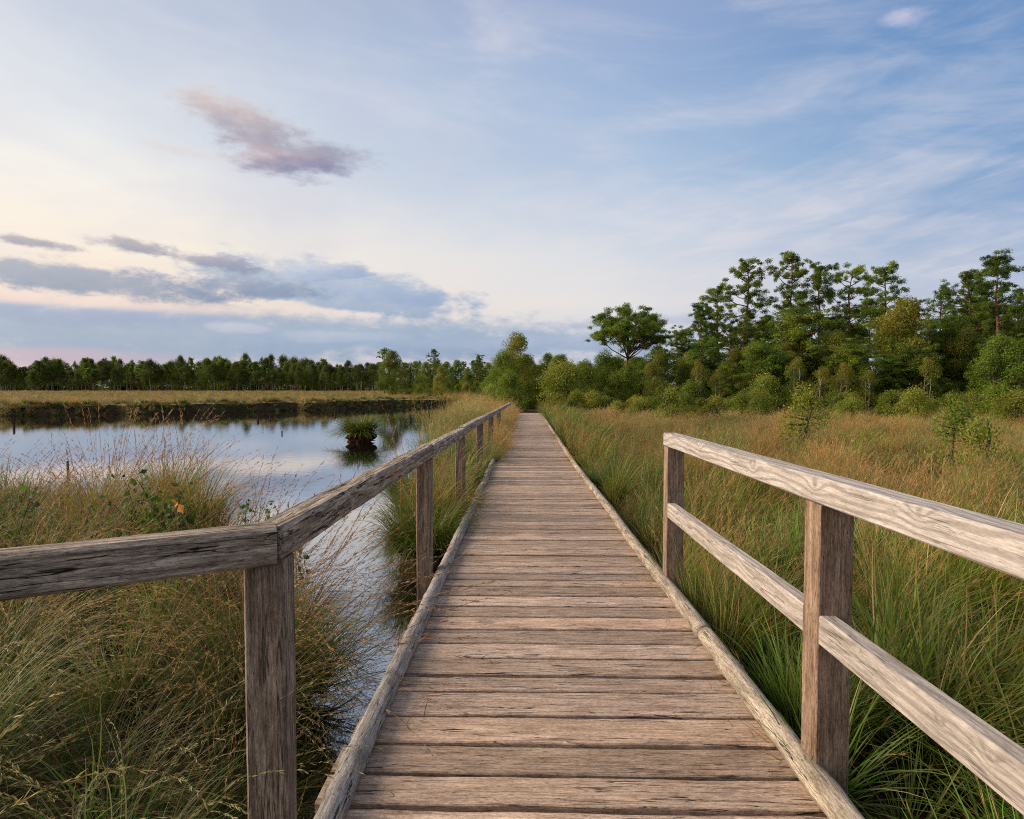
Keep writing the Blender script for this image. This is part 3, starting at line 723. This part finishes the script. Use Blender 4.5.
# left near bank
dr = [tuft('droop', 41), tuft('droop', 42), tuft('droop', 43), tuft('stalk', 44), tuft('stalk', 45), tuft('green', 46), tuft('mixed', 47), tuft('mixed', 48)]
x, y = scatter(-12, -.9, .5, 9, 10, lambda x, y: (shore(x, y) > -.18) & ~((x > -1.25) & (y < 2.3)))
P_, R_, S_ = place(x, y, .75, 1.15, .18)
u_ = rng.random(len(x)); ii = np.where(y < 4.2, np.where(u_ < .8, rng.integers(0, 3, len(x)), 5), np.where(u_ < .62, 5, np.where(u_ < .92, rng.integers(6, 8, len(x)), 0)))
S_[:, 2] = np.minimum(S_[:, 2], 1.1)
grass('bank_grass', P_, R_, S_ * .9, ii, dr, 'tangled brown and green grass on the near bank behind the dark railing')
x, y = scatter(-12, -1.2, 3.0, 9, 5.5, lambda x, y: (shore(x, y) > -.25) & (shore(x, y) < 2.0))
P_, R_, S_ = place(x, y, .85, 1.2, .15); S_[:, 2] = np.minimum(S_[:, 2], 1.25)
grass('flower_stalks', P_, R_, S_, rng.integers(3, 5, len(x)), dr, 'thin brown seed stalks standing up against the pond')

# ragged growth hanging over the far bank
bx_, by_ = [], []
for i in range(8, 14):
    (ax, ay), (bx1, by1) = POND[i], POND[i + 1]; m_n = int(math.hypot(bx1 - ax, by1 - ay) * 26); t_ = rng.random(m_n)
    bx_.append(ax + (bx1 - ax) * t_ + rng.normal(0, .55, m_n)); by_.append(ay + (by1 - ay) * t_ + rng.normal(0, .55, m_n))
bx_, by_ = np.concatenate(bx_), np.concatenate(by_)
m_ = (shore(bx_, by_) > -.42) & (shore(bx_, by_) < .4) & (fbm(bx_ * .6, by_ * .6) > -.25); bx_, by_ = bx_[m_], by_[m_]
P_, R_, S_ = place(bx_, by_, .5, .95, .35, c=1.5); S_[:, 2] *= .7
grass('bank_edge_grass', P_, R_, S_, rng.integers(0, 4, len(bx_)), g2, 'ragged brown and green growth hanging over the dark peat bank across the pond', 1.5)

# far heath beyond the pond
n = 16000; yy = 39 + 150 * rng.random(n) ** 2.2; xx = rng.uniform(-1.05, .0, n) * (yy + 4); 
m_ = (shore(xx, yy) > -.4) & (xx < -5.5) & (yy < 190)
xx, yy = xx[m_], yy[m_]
P_, R_, S_ = place(xx, yy, .5, .8); S_[:, 2] *= .55; S_[:, :2] *= 1.7
grass('heath_grass', P_, R_, S_, 1 + rng.integers(0, 3, len(xx)), g2, 'tan heath grass on the raised bank across the pond')

n = 34; x = rng.uniform(-2.5, -1.3, n); y = 3.3 + (-x - 1.3) * 1.3 + rng.uniform(-.3, .5, n)
P_, R_, S_ = place(x, y, .85, 1.2, .15); R_[:, 1] += .25
grass('flower_stalks', P_, R_, S_, rng.integers(3, 5, n), dr, 'arching seed stalks leaning over the water beside the corner post')

# tussocks
def tussock(loc, sc, label, hcol=.0, rb_=.26, dense=420, mesh_only=False, top=GREEN):
    o = empty('grass_tussock', loc)
    q = QB()
    blade_set(q, dense, (.55 if hcol < .3 else .70) * sc, .3, rb_, .8 if hcol < .3 else 1.45, 1.5 if hcol < .3 else 1.2, .009 if loc[1] < 12 else .02, 5, [(5, top, LIME * .75), (2, top, YGREEN * .8), (1, OLIVE, STRAW * .7)], center=(0, 0, hcol))
    link('grass_blades', q.mesh('tussock_blades', [M_GRASS]), o)
    if hcol > .3:
        blade_set(q, 800, .66, .3, rb_ * 1.1, 1.6, 1.3, .018, 6, [(3, top, LIME * .7), (2, OLIVE, RUST), (2, BROWN, RUST)], center=(0, 0, hcol - .04))
        blade_set(q, 160, .30, .4, rb_ * 1.6, 1.0, 1.2, .02, 4, [(2, BROWN, RUST * .7), (1, OLIVE, OLIVE)], center=(0, 0, -.04))
        wbm = WB(); wbm.log([(.02 * math.sin(9 * t_), .03 * math.cos(7 * t_), -.5 + t_ * (hcol + .55)) for t_ in np.linspace(0, 1, 26)], rb_, k=30, lump=1.0)
        link('peat_base', None, o) if False else wbm.obj('peat_base', M_PEAT, o, True)
    if hcol > .3: o.scale = (1.3, 1.3, .82)
    return tag(o, label, 'grass tussock')
p = at_z(360, 442, WATER); tussock((p[0], p[1], WATER), 1.2, 'green grass tussock on a brown peat stump in the middle of the pond', .40, .29, 1300)
for (X, Y, sc, rb_, lab) in ((-1.10, 6.6, 1.15, .30, 'dense green tussock at the water edge between second and third dark posts'), (-1.2, 7.8, 1.25, .34, 'green tussock overhanging the pond just behind the third dark post'),
                        (-1.75, 9.4, 1.3, .3, 'green tussock at the pond side beyond the third dark post')):
    tussock((X, Y, -.5), sc, lab, .12, rb_, 1300, top=GREEN * .6)
tussock((-1.5, 3.55, -.5), 1.1, 'green tussock on the near bank right of the dark corner post', .10, .26, 700)

# ------------------------------------------------------------------ trees
def tube(q, pts, r0, r1, k=6, mi=0):
    pts = np.asarray(pts, float); n = len(pts)
    t = np.gradient(pts, axis=0); t /= np.linalg.norm(t, axis=1, keepdims=True) + 1e-9
    ref = np.array([1.0, 0.1, 0]); s_ = np.cross(t, ref); s_ /= np.linalg.norm(s_, axis=1, keepdims=True) + 1e-9; u_ = np.cross(s_, t)
    a = np.arange(k) * 2 * np.pi / k; r = np.linspace(r0, r1, n)[:, None, None]
    V = pts[:, None] + r * (np.cos(a)[None, :, None] * s_[:, None] + np.sin(a)[None, :, None] * u_[:, None])
    id_ = np.arange(n * k).reshape(n, k); nx = np.roll(id_, -1, 1)
    Fq = np.stack([id_[:-1], nx[:-1], nx[1:], id_[1:]], -1)
    q.add(V, Fq, np.zeros((n * k, 3)), mi)
def leaves(q, c, rad, n, size, color, rg, flat=1.0, shell=.45, updown=.35, droopy=0.0, asp=.55):
    d = rg.normal(0, 1, (n, 3)); d /= np.linalg.norm(d, axis=1, keepdims=True)
    r = (shell + (1 - shell) * rg.random((n, 1))) ** .8
    p = np.asarray(c) + d * r * np.asarray(rad) * (1, 1, flat)
    Nn = d * 1.0 + rg.normal(0, .7, (n, 3)) + np.array([0, 0, updown * .6]); Nn /= np.linalg.norm(Nn, axis=1, keepdims=True)
    D = np.cross(Nn, rg.normal(0, 1, (n, 3))); D[:, 2] -= droopy; D /= np.linalg.norm(D, axis=1, keepdims=True)
    W = np.cross(Nn, D); W /= np.linalg.norm(W, axis=1, keepdims=True)
    s_ = size * (.6 + .8 * rg.random((n, 1)))
    V = np.stack([p, p + D * s_ * .5 - W * s_ * asp / 2, p + D * s_, p + D * s_ * .5 + W * s_ * asp / 2], 1)
    C = np.asarray(color) * (.7 + .6 * rg.random((n, 1)))
    q.add(V, np.arange(n * 4).reshape(n, 4), np.repeat(C[:, None], 4, 1))
PINE = np.array((.12, .18, .022)); PINEL = np.array((.25, .33, .03)); PINED = np.array((.07, .12, .018))
BIR = np.array((.17, .21, .024)); BIRY = np.array((.31, .30, .035)); BIRO = np.array((.25, .19, .03)); BROAD = np.array((.14, .195, .017))
def pine(seed, H=14, bare=.45, spread=2.6, flat=False, leafsize=.145, nper=330):
    rg = np.random.default_rng(seed); qt = QB(); ql = QB()
    z = np.linspace(0, H * .97, 12); ox = np.cumsum(rg.normal(0, .10, 12)); oy = np.cumsum(rg.normal(0, .10, 12))
    tr = np.stack([ox, oy, z], 1); tube(qt, tr, H * .014 + .03, .04, 8)
    nb = int(26 * (1 - bare) / .5) if not flat else 60
    for i in range(nb):
        t = (i + rg.random() * .8) / nb
        f = bare + (1 - bare) * t if not flat else rg.uniform(bare * .8, .86)
        zz = f * H; c = np.array([np.interp(zz, z, ox), np.interp(zz, z, oy), zz]); a = i * 2.4 + rg.normal(0, .5)
        if flat:
            tt = rg.random(); ext = spread * math.sqrt(1 - .85 * tt * tt) * (.35 + .65 * math.sqrt(rg.random())); e = np.array([c[0] * .5 + math.cos(a) * ext, c[1] * .5 + math.sin(a) * ext, H * (bare + .04 + (.96 - bare) * tt)])
        else:
            ext = spread * ((1 - t) ** .5 * (.25 + .95 * rg.random()) + .12); e = c + np.array([math.cos(a) * ext, math.sin(a) * ext, ext * rg.uniform(-.1, .75)])
        mid_ = (c + e) / 2 + np.array([0, 0, -.10 * ext])
        tube(qt, [c, mid_, e], .045 + .008 * ext, .02, 5)
        for j in range(6):
            tt = 1 - j * .15 * rg.random(); pc = c + (e - c) * tt + rg.normal(0, .36 if not flat else .28, 3) * (1.1, 1.1, .85)
            rd = rg.uniform(.18, .44) * (1.1 if flat else 1)
            leaves(ql, pc, (rd * 1.15, rd * 1.15, rd * .75), int(nper * rd / .6), leafsize, lerp(PINED, PINEL, rg.random() ** 1.3), rg, updown=1.0, asp=.34, shell=.15)
    top = tr[-1]; leaves(ql, top, (.3, .3, .42), nper // 2, leafsize, PINE, rg, updown=1.2, asp=.38)
    return qt.mesh('pine_trunk', [M_PINEBARK], True), ql.mesh('pine_crown', [M_LEAF])
def broad(seed, H=8, W=4, cols=(BIR, BIRY), low=.12, bark=M_BIRCHBARK, n=58, leafsize=.135, nper=260, droopy=.2, stems=1, top=1.0):
    rg = np.random.default_rng(seed); qt = QB(); ql = QB()
    for s0 in range(stems):
        b = rg.normal(0, .25, 2) * (stems > 1); z = np.linspace(0, H * .85, 8); lean_ = rg.normal(0, .06, 2)
        tr = np.stack([b[0] + lean_[0] * z + np.cumsum(rg.normal(0, .06, 8)), b[1] + lean_[1] * z + np.cumsum(rg.normal(0, .06, 8)), z], 1)
        tube(qt, tr, (.02 + H * .010) / math.sqrt(stems), .02, 7)
    for i in range(n):
        f = low + (1 - low) * rg.random() ** .85
        env = math.sin(min(1, (f - low) / (1 - low) * .9 + .12) * math.pi) ** .55 * (1 - .35 * f * top)
        a = rg.random() * 6.28; rr = W / 2 * env * math.sqrt(rg.random()) * rg.uniform(.75, 1.1)
        c = np.array([math.cos(a) * rr, math.sin(a) * rr, f * H - .3])
        rd = W * rg.uniform(.09, .17) + .1
        if i % 2 == 0: tube(qt, [(tr[int(f * 6), 0], tr[int(f * 6), 1], f * H * .8), c], .02 + .003 * H, .008, 4)
        leaves(ql, c, (rd, rd, rd * 1.05), int(nper * (rd / .6) ** .8) + 20, leafsize, lerp(cols[0], cols[1], rg.random()), rg, droopy=droopy, asp=.6)
    return qt.mesh('tree_trunk', [bark], True), ql.mesh('tree_crown', [M_LEAF])
def mk(name, meshes, loc, sc, rz, label, cat, group=None, part='trunk'):
    o = empty(name, loc, rz); o.scale = sc if hasattr(sc, '__len__') else (sc, sc, sc)
    link(part, meshes[0], o); link('crown', meshes[1], o)
    return tag(o, label, cat, group)
def set_tree(name, meshes, H, px, topy, y, label, cat, group=None, wk=1.0, rz=None):
    """a tree standing at depth y whose top shows at row topy"""
    p = at_y(px, topy, y); gz = float(ground_z(p[0], p[1])); h = p[2] - gz; s = h / H
    return mk(name, meshes, (p[0], p[1], gz - .05), (s * wk, s * wk, s), rz if rz is not None else rng.random() * 6.28, label, cat, group)

pines = [pine(101, 14, .42, 2.9), pine(102, 14, .5, 2.5), pine(103, 14, .35, 3.1), pine(104, 14, .55, 2.3), pine(109, 14, .3, 2.6, nper=200)]
flatp = pine(107, 11, .60, 4.0, flat=True)
sap = pine(106, 7, .25, 2.0, nper=150)
bir = [broad(201, 9, 5.2), broad(202, 9, 5.5, (BIR, BIRO), .2), broad(203, 8, 5, (BROAD, BIR), .08, M_DARKBARK), broad(204, 8, 5.4, (BROAD, LIME * .6), .05, M_DARKBARK)]
bush = [broad(211, 4, 4.4, (BROAD, BIR), .02, M_DARKBARK, 40, .13, 170, 0, 3), broad(212, 4, 4.6, (BIR, YGREEN), .02, M_DARKBARK, 40, .13, 170, 0, 3), broad(213, 4, 4.2, (BROAD * .7, BROAD), .02, M_DARKBARK, 40, .13, 170, 0, 3)]

slim = broad(221, 8, 3.0, (BIR, BIRO), .5, M_BIRCHBARK, 20, .13, 120, .2, 2)
# named pines of the wood on the right (column, top row, depth, mesh, width factor, label)
set_tree('pine_tree', flatp, 11.3, 632, 304, 62, 'lone pine with a wide flat-topped crown left of the pine wood', 'pine tree', wk=1.2)
named = [(700, 303, 60, 0, 1.0, 'pine at the left end of the tall pines, with a leaning rounded crown'),
         (722, 285, 64, 3, 1.0, 'thin pine between the leaning pine and the taller bushy pine'),
         (746, 264, 62, 2, 1.1, 'tall bushy pine left of the spiky highest pine top'),
         (790, 252, 64, 1, .8, 'slender pine with a pointed top, the highest left of centre of the wood'),
         (818, 262, 60, 0, .95, 'dark pine right beside the slender pointed one'),
         (848, 266, 62, 2, .9, 'dark pine with side branches reaching over the sky gap'),
         (889, 264, 66, 3, .95, 'isolated umbrella-shaped pine top standing above the brown birch'),
         (940, 283, 66, 4, .9, 'pine of middle height right of the brown birch'),
         (972, 270, 62, 1, .95, 'pine with a pointed top left of the red-trunked pine'),
         (1006, 252, 56, 3, 1.05, 'tall pine with a long bare reddish trunk near the right edge of the photo'),
         (1050, 262, 60, 0, 1.0, 'tall pine at the right end of the wood, cut by the photo edge')]
for (px, ty, Y, k, wk, lab) in named: set_tree('pine_tree', pines[k], 14.3, px, ty, Y, lab, 'pine tree', wk=wk)
# brown birch and other special ones
set_tree('birch_tree', bir[1], 9, 905, 300, 53, 'large olive brown birch in front of the dark pines', 'birch tree', wk=1.05)
set_tree('birch_tree', bir[0], 9, 690, 352, 56, 'yellow green birch below the left pines', 'birch tree')
set_tree('birch_tree', bir[1], 9, 735, 350, 54, 'olive birch with pale stems in front of the bushy pine', 'birch tree')
set_tree('leafy_tree', bir[2], 8, 658, 345, 60, 'dark green leafy tree right of the lone flat-topped pine', 'tree')
set_tree('young_pine', sap, 7.2, 800, 310, 55, 'bright green young pine under the slender pointed pine', 'pine tree', wk=1.3)
set_tree('young_pine', sap, 7.2, 850, 345, 50, 'small young pine with bare grey stem before the brown birch', 'pine tree', wk=1.3)
set_tree('young_pine', sap, 7.2, 948, 318, 54, 'young pine with layered branches right of the brown birch', 'pine tree', wk=1.3)
set_tree('young_pine', sap, 7.2, 762, 345, 52, 'young pine in front of the tall bushy pine', 'pine tree', wk=1.2)
set_tree('leafy_tree', bir[3], 8, 605, 352, 58, 'light green bushy tree below and left of the lone pine', 'tree', wk=1.1)
set_tree('leafy_tree', bir[2], 8, 1000, 335, 46, 'dark leafy tree under the red-trunked pine', 'tree', wk=1.1)
# filler rows
G1 = 'trees filling the pine wood on the right'
for i in range(46):
    px = rng.uniform(672, 1150); Y = rng.uniform(60, 84); base = np.interp(px, [640, 700, 800, 900, 1000, 1150], [345, 325, 300, 305, 295, 290])
    k = int(rng.integers(0, 5)); p0 = pines[k]
    set_tree('pine_tree', p0, 14.3, px, base + rng.uniform(-6, 34), Y, 'dark pine standing deep inside the wood on the right', 'pine tree', G1, wk=1.15)
for i in range(44):
    px = 640 + 12 * i + rng.uniform(-8, 8); Y = rng.uniform(50, 58)
    lowt = 26 if px < 690 else 0
    if i % 3 == 2: set_tree('young_pine', sap, 7.2, px, rng.uniform(338, 366), Y, 'young green pine along the edge of the wood', 'pine tree', G1, wk=1.3)
    else: set_tree('birch_tree', bir[int(rng.integers(0, 4))], 9, px, max(rng.uniform(318, 366), 330 + lowt), Y, 'olive green birch along the edge of the wood', 'birch tree', G1)
for px, ty, Y in ((700, 356, 48), (716, 366, 47.5), (796, 352, 48.5), (822, 362, 47), (838, 370, 46.5), (846, 358, 48), (868, 366, 47), (930, 352, 48), (986, 356, 47), (1016, 364, 46)):
    set_tree('birch_tree', slim, 8, px, ty, Y, 'slim young birch with a pale bare stem in front of the dark wood edge', 'birch tree', 'slim birches at the wood edge')
G2 = 'low bushes along the foot of the wood'
for i in range(52):
    px = 556 + 11.0 * i + rng.uniform(-5, 5); Y = rng.uniform(48, 60) if px > 620 else rng.uniform(50, 66)
    top = rng.uniform(372, 392) if px > 640 else rng.uniform(362, 380)
    k = int(rng.integers(0, 3)) if px > 620 else int(rng.integers(0, 2)); set_tree('bush', bush[k], 4, px, top, Y, 'low leafy bush at the foot of the wood', 'bush', G2)
for i in range(46):
    px = 570 + 12.4 * i + rng.uniform(-6, 6); set_tree('bush', bush[int(rng.integers(0, 2))], 4, px, rng.uniform(388, 402), rng.uniform(42, 49), 'knee-high shrub where the meadow meets the wood', 'bush', 'small shrubs where the meadow meets the wood', wk=1.3)
for px, ty, Y, k in ((890, 392, 38, 0), (915, 388, 36, 1), (1000, 384, 34, 0), (1018, 390, 30, 1), (1045, 380, 33, 0), (1075, 384, 30, 1), (975, 392, 38, 1), (640, 398, 44, 1), (760, 396, 40, 0), (850, 397, 39, 1)):
    set_tree('bush', bush[k], 4, px, ty, Y, 'olive shrub standing forward of the wood in the meadow', 'bush', 'shrubs standing forward of the wood', wk=1.2)
for i in range(26):    # trees right of the path's far end
    px = 556 + 3.8 * i; set_tree('leafy_tree', bir[int(rng.integers(2, 4))], 8.2, px, rng.uniform(354, 368) + (6 if px < 580 else 0), rng.uniform(68, 82), 'green leafy tree in the thicket right of the path end', 'tree', 'leafy thicket beyond the end of the boardwalk')
# far end of the walk
set_tree('birch_tree', bir[0], 9, 517, 333, 62, 'tall yellow green birch left of the far end of the boardwalk', 'birch tree', wk=1.25)
set_tree('leafy_tree', bir[3], 8, 503, 352, 56, 'bushy light green tree leaning out left of the tall birch', 'tree', wk=1.25)
set_tree('bush', bush[0], 4, 510, 372, 48, 'rounded bush at the left edge of the far boardwalk', 'bush')
set_tree('bush', bush[1], 4, 492, 384, 50, 'low yellow green bush between the pond and the far boardwalk', 'bush')
for i in range(12):
    set_tree('leafy_tree', bir[2], 8, 512 + i * 4.5, rng.uniform(352, 366), rng.uniform(72, 88), 'dark leafy tree closing the view behind the path end', 'tree', 'dark trees behind the path end')
for i in range(6):
    set_tree('bush', bush[2], 4, 527 + i * 6, rng.uniform(376, 384), rng.uniform(50, 60), 'dark bush closing the gap at the path end', 'bush', 'dark bushes at the path end')
# trees behind the pond's right end
set_tree('leafy_tree', bir[2], 8, 392, 350, 86, 'dark round leafy tree at the right end of the long treeline', 'tree', wk=1.1)
set_tree('pine_tree', pines[3], 14, 384, 349, 92, 'thin dark pine top beside the round leafy tree beyond the pond', 'pine tree')
set_tree('pine_tree', pines[1], 14, 434, 350, 105, 'small pine with a knobby top between pond and tall birch', 'pine tree')
set_tree('birch_tree', bir[0], 9, 441, 366, 80, 'pale yellow birch with a forked white trunk beyond the pond', 'birch tree', wk=1.1)
set_tree('pine_tree', pines[0], 14, 478, 355, 100, 'pine with a tilted flat top just left of the tall birch', 'pine tree')
for i in range(22):
    px = 400 + 5.2 * i; set_tree('leafy_tree' if i % 2 else 'pine_tree', bir[2] if i % 2 else pines[int(rng.integers(0, 5))], 8.2 if i % 2 else 14.2, px, rng.uniform(358, 368), rng.uniform(100, 125), 'dark tree in the wood behind the right end of the pond', 'tree', 'wood behind the right end of the pond', wk=1.0)
for i in range(10):
    px = 400 + 9.5 * i; set_tree('bush', bush[int(rng.integers(0, 3))], 4, px, rng.uniform(380, 386), rng.uniform(80, 95), 'bush under the trees behind the right end of the pond', 'bush', 'bushes behind the right end of the pond')
# long treeline across the heath
far = [broad(300 + k_, 12, W_ * .75, (BROAD * a_ * .62, BIR * b_ * .7), lo_, M_BIRCHBARK, n_, .24, 75, .1, top=tp_) for (k_, W_, a_, b_, lo_, n_, tp_) in
       ((1, 9, .9, .9, .34, 60, .2), (2, 7.5, .7, .8, .30, 50, .5), (3, 10, .8, 1.0, .22, 70, .7), (5, 6.5, .8, .7, .42, 40, 0), (6, 11, .9, .8, .36, 70, .3))] + [
       pine(304, 12, .5, 2.6, leafsize=.5, nper=50)]
i = 0
for row, (Y0, cnt) in enumerate(((178, 90), (190, 80), (203, 70), (218, 55))):
    for j in range(cnt):
        px = -150 + (545) * (j + rng.random()) / cnt
        ty = 364 + 5.5 * vn(px * .04, 1.5 + row) * 2 + rng.uniform(-6, 9) + (2.5 if row == 0 else 0) - (2 if px < 330 else 0)
        k = int(rng.integers(0, 6)); set_tree('heath_tree', far[k], 12.3, px, ty, Y0 + rng.uniform(-5, 5), 'slim pale-trunked tree in the long treeline across the heath', 'tree', 'long treeline across the heath', wk=rng.choice([.6, .8, 1.0, 1.2]))
# low scrub behind the trunks
q = QB(); n = 5200
xs = rng.uniform(-260, 20, n); ysn = rng.uniform(206, 235, n)
for k in range(0, n, 260):
    pass
cc = np.stack([xs, ysn, np.zeros(n)], 1)
rg = np.random.default_rng(55)
for i in range(420):
    x0 = rg.uniform(-250, 10); y0 = rg.uniform(208, 240); leaves(q, (x0, y0, .2 + 3.0 * rg.random()), (3.2, 1.5, 3.0), 120, .9, lerp(BROAD * .4, BROAD * .9, rg.random()), rg, asp=.7)
us = link('undergrowth', q.mesh('undergrowth', [M_LEAF])); tag(us, 'dark undergrowth behind the trunks of the far treeline', 'undergrowth', kind='stuff')

# saplings standing in the meadow
def sapling(px, basey_Y, topy, label, cols, W, low, name='sapling', n=26, seed=400, ls=.07, cat='sapling'):
    Y = basey_Y; p = at_y(px, topy, Y); gz = float(ground_z(p[0], p[1])); H = p[2] - gz
    mm = broad(seed, H, W, cols, low, M_DARKBARK, n, ls, 85, .1)
    return mk(name, mm, (p[0], p[1], gz), 1, 0, label, cat)
sapling(803, 17.5, 381, 'small yellow green sapling with a dark thin stem in the rusty grass', (BIR * .95, BIRY * 1.0), 1.5, .40, seed=401, n=36, ls=.065)
sapling(672, 34, 384, 'pale yellow bush at the wood edge above the start of the pale railing', (BIRY * .8, YGREEN), 2.2, .1, 'bush', 26, 402, .12, 'bush')
sapling(958, 13.5, 391, 'yellow green leafy bush in the grass near the right edge', (LIME * .85, YGREEN), 1.35, .1, 'bush', 40, 403, .06, 'bush')
sapling(985, 13.0, 405, 'low light green bush next to the taller leafy bush in the grass', (LIME * .8, YGREEN * .9), 1.3, .05, 'bush', 36, 404, .06, 'bush')
sapling(640, 46, 396, 'bright lime bush at the foot of the wood behind the meadow', (LIME, YGREEN), 1.6, .05, 'bush', 20, 405, .12, 'bush')

# dry stalks fallen on the deck
q = QB(); rg = np.random.default_rng(91)
for i in range(150):
    y0 = rg.uniform(1.9, 12); x0 = (-.57 + rg.exponential(.10)) if rg.random() < .5 else (.98 - rg.exponential(.12))
    if rg.random() < .15: x0 = rg.uniform(-.5, .9)
    a = rg.uniform(0, 3.14); L = rg.uniform(.03, .16); cv = rg.normal(0, .5); t_ = np.linspace(0, 1, 5)
    px_ = x0 + L * t_ * np.cos(a + cv * t_); py_ = y0 + L * t_ * np.sin(a + cv * t_); pz_ = deck_z(py_) + .010 + .006 * rg.random()
    nx_, ny_ = -math.sin(a), math.cos(a); w_ = .0018
    V = np.stack([np.stack([px_ - nx_ * w_, py_ - ny_ * w_, pz_], 1), np.stack([px_ + nx_ * w_, py_ + ny_ * w_, pz_ + .001], 1)], 1)
    id_ = np.arange(10).reshape(5, 2); q.add(V, np.stack([id_[:-1, 0], id_[:-1, 1], id_[1:, 1], id_[1:, 0]], -1), np.tile(lerp(STRAW, BROWN, rg.random()), (10, 1)))
lt = link('fallen_grass', q.mesh('fallen_grass', [M_LEAF])); tag(lt, 'bits of dry grass lying on the planks along the edge logs', 'litter', kind='stuff')

# bramble on the near bank
def bramble():
    rg = np.random.default_rng(77); o = empty('bramble', (-3.0, 5.0, -.4)); qs = QB(); ql = QB(); qo = QB()
    for i in range(26):
        a = rg.uniform(1.2, 3.5); L = rg.uniform(.75, 1.15); b = rg.normal(0, .38, 2) * (1.3, .6)
        s = np.linspace(0, 1, 9); tilt = .1 + .5 * s * rg.uniform(.5, 1.3)
        pts = np.stack([b[0] + np.cos(a) * np.cumsum(np.sin(tilt)) * L / 9, b[1] + np.sin(a) * .5 * np.cumsum(np.sin(tilt)) * L / 9, np.cumsum(np.cos(tilt)) * L / 9], 1)
        tube(qs, pts, .005, .0025, 5)
        for j in range(2, 9):
            for kk in range(3):
                leaves(ql, pts[j] + rg.normal(0, .03, 3), (.03, .03, .03), 2, .055, lerp(GREEN * .7, GREEN * 1.2, rg.random()), rg, asp=.7)
    ol = at_y(178, 503, 4.75) - np.array([-3.0, 5.0, -.4])
    leaves(qo, ol, (.02, .02, .02), 4, .075, (.62, .24, .02), rg, asp=.7)
    link('stem', qs.mesh('bramble_stems', [M_DARKBARK], True), o); link('foliage', ql.mesh('bramble_leaves', [M_LEAF]), o)
    l2 = link('orange_leaf', qo.mesh('orange_leaf', [M_LEAF]), o)
    return tag(o, 'green bramble with one orange leaf on the bank behind the near rail', 'bramble')
bramble()

# stakes in the water
def stake(px, basey, h, r, label, zb=WATER, lean=(0, 0)):
    p = at_z(px, basey, zb); wbk = WB(); wbk.log([(0, 0, -.5), (lean[0] * .5, lean[1], h * .5), (lean[0], lean[1], h)], r, k=8, lump=.3)
    o = wbk.obj('wooden_stake', M_PEAT, None); o.location = (p[0], p[1], zb); return tag(o, label, 'stake')
stake(68, 474, .30, .022, 'thin dark stake in the pond just beyond the near bank')
stake(14, 428, .32, .045, 'dark stake in the pond at the left edge of the photo')
stake(258, 419, .38, .06, 'left one of the two dark stakes close together below the heath bank')
stake(270, 418, .28, .05, 'right one of the two dark stakes close together below the heath bank')
stake(335, 415, .32, .05, 'single dark stake below the heath bank left of the tussock')
stake(282, 434, .13, .025, 'small broken stake in open water right of the reflected trees')
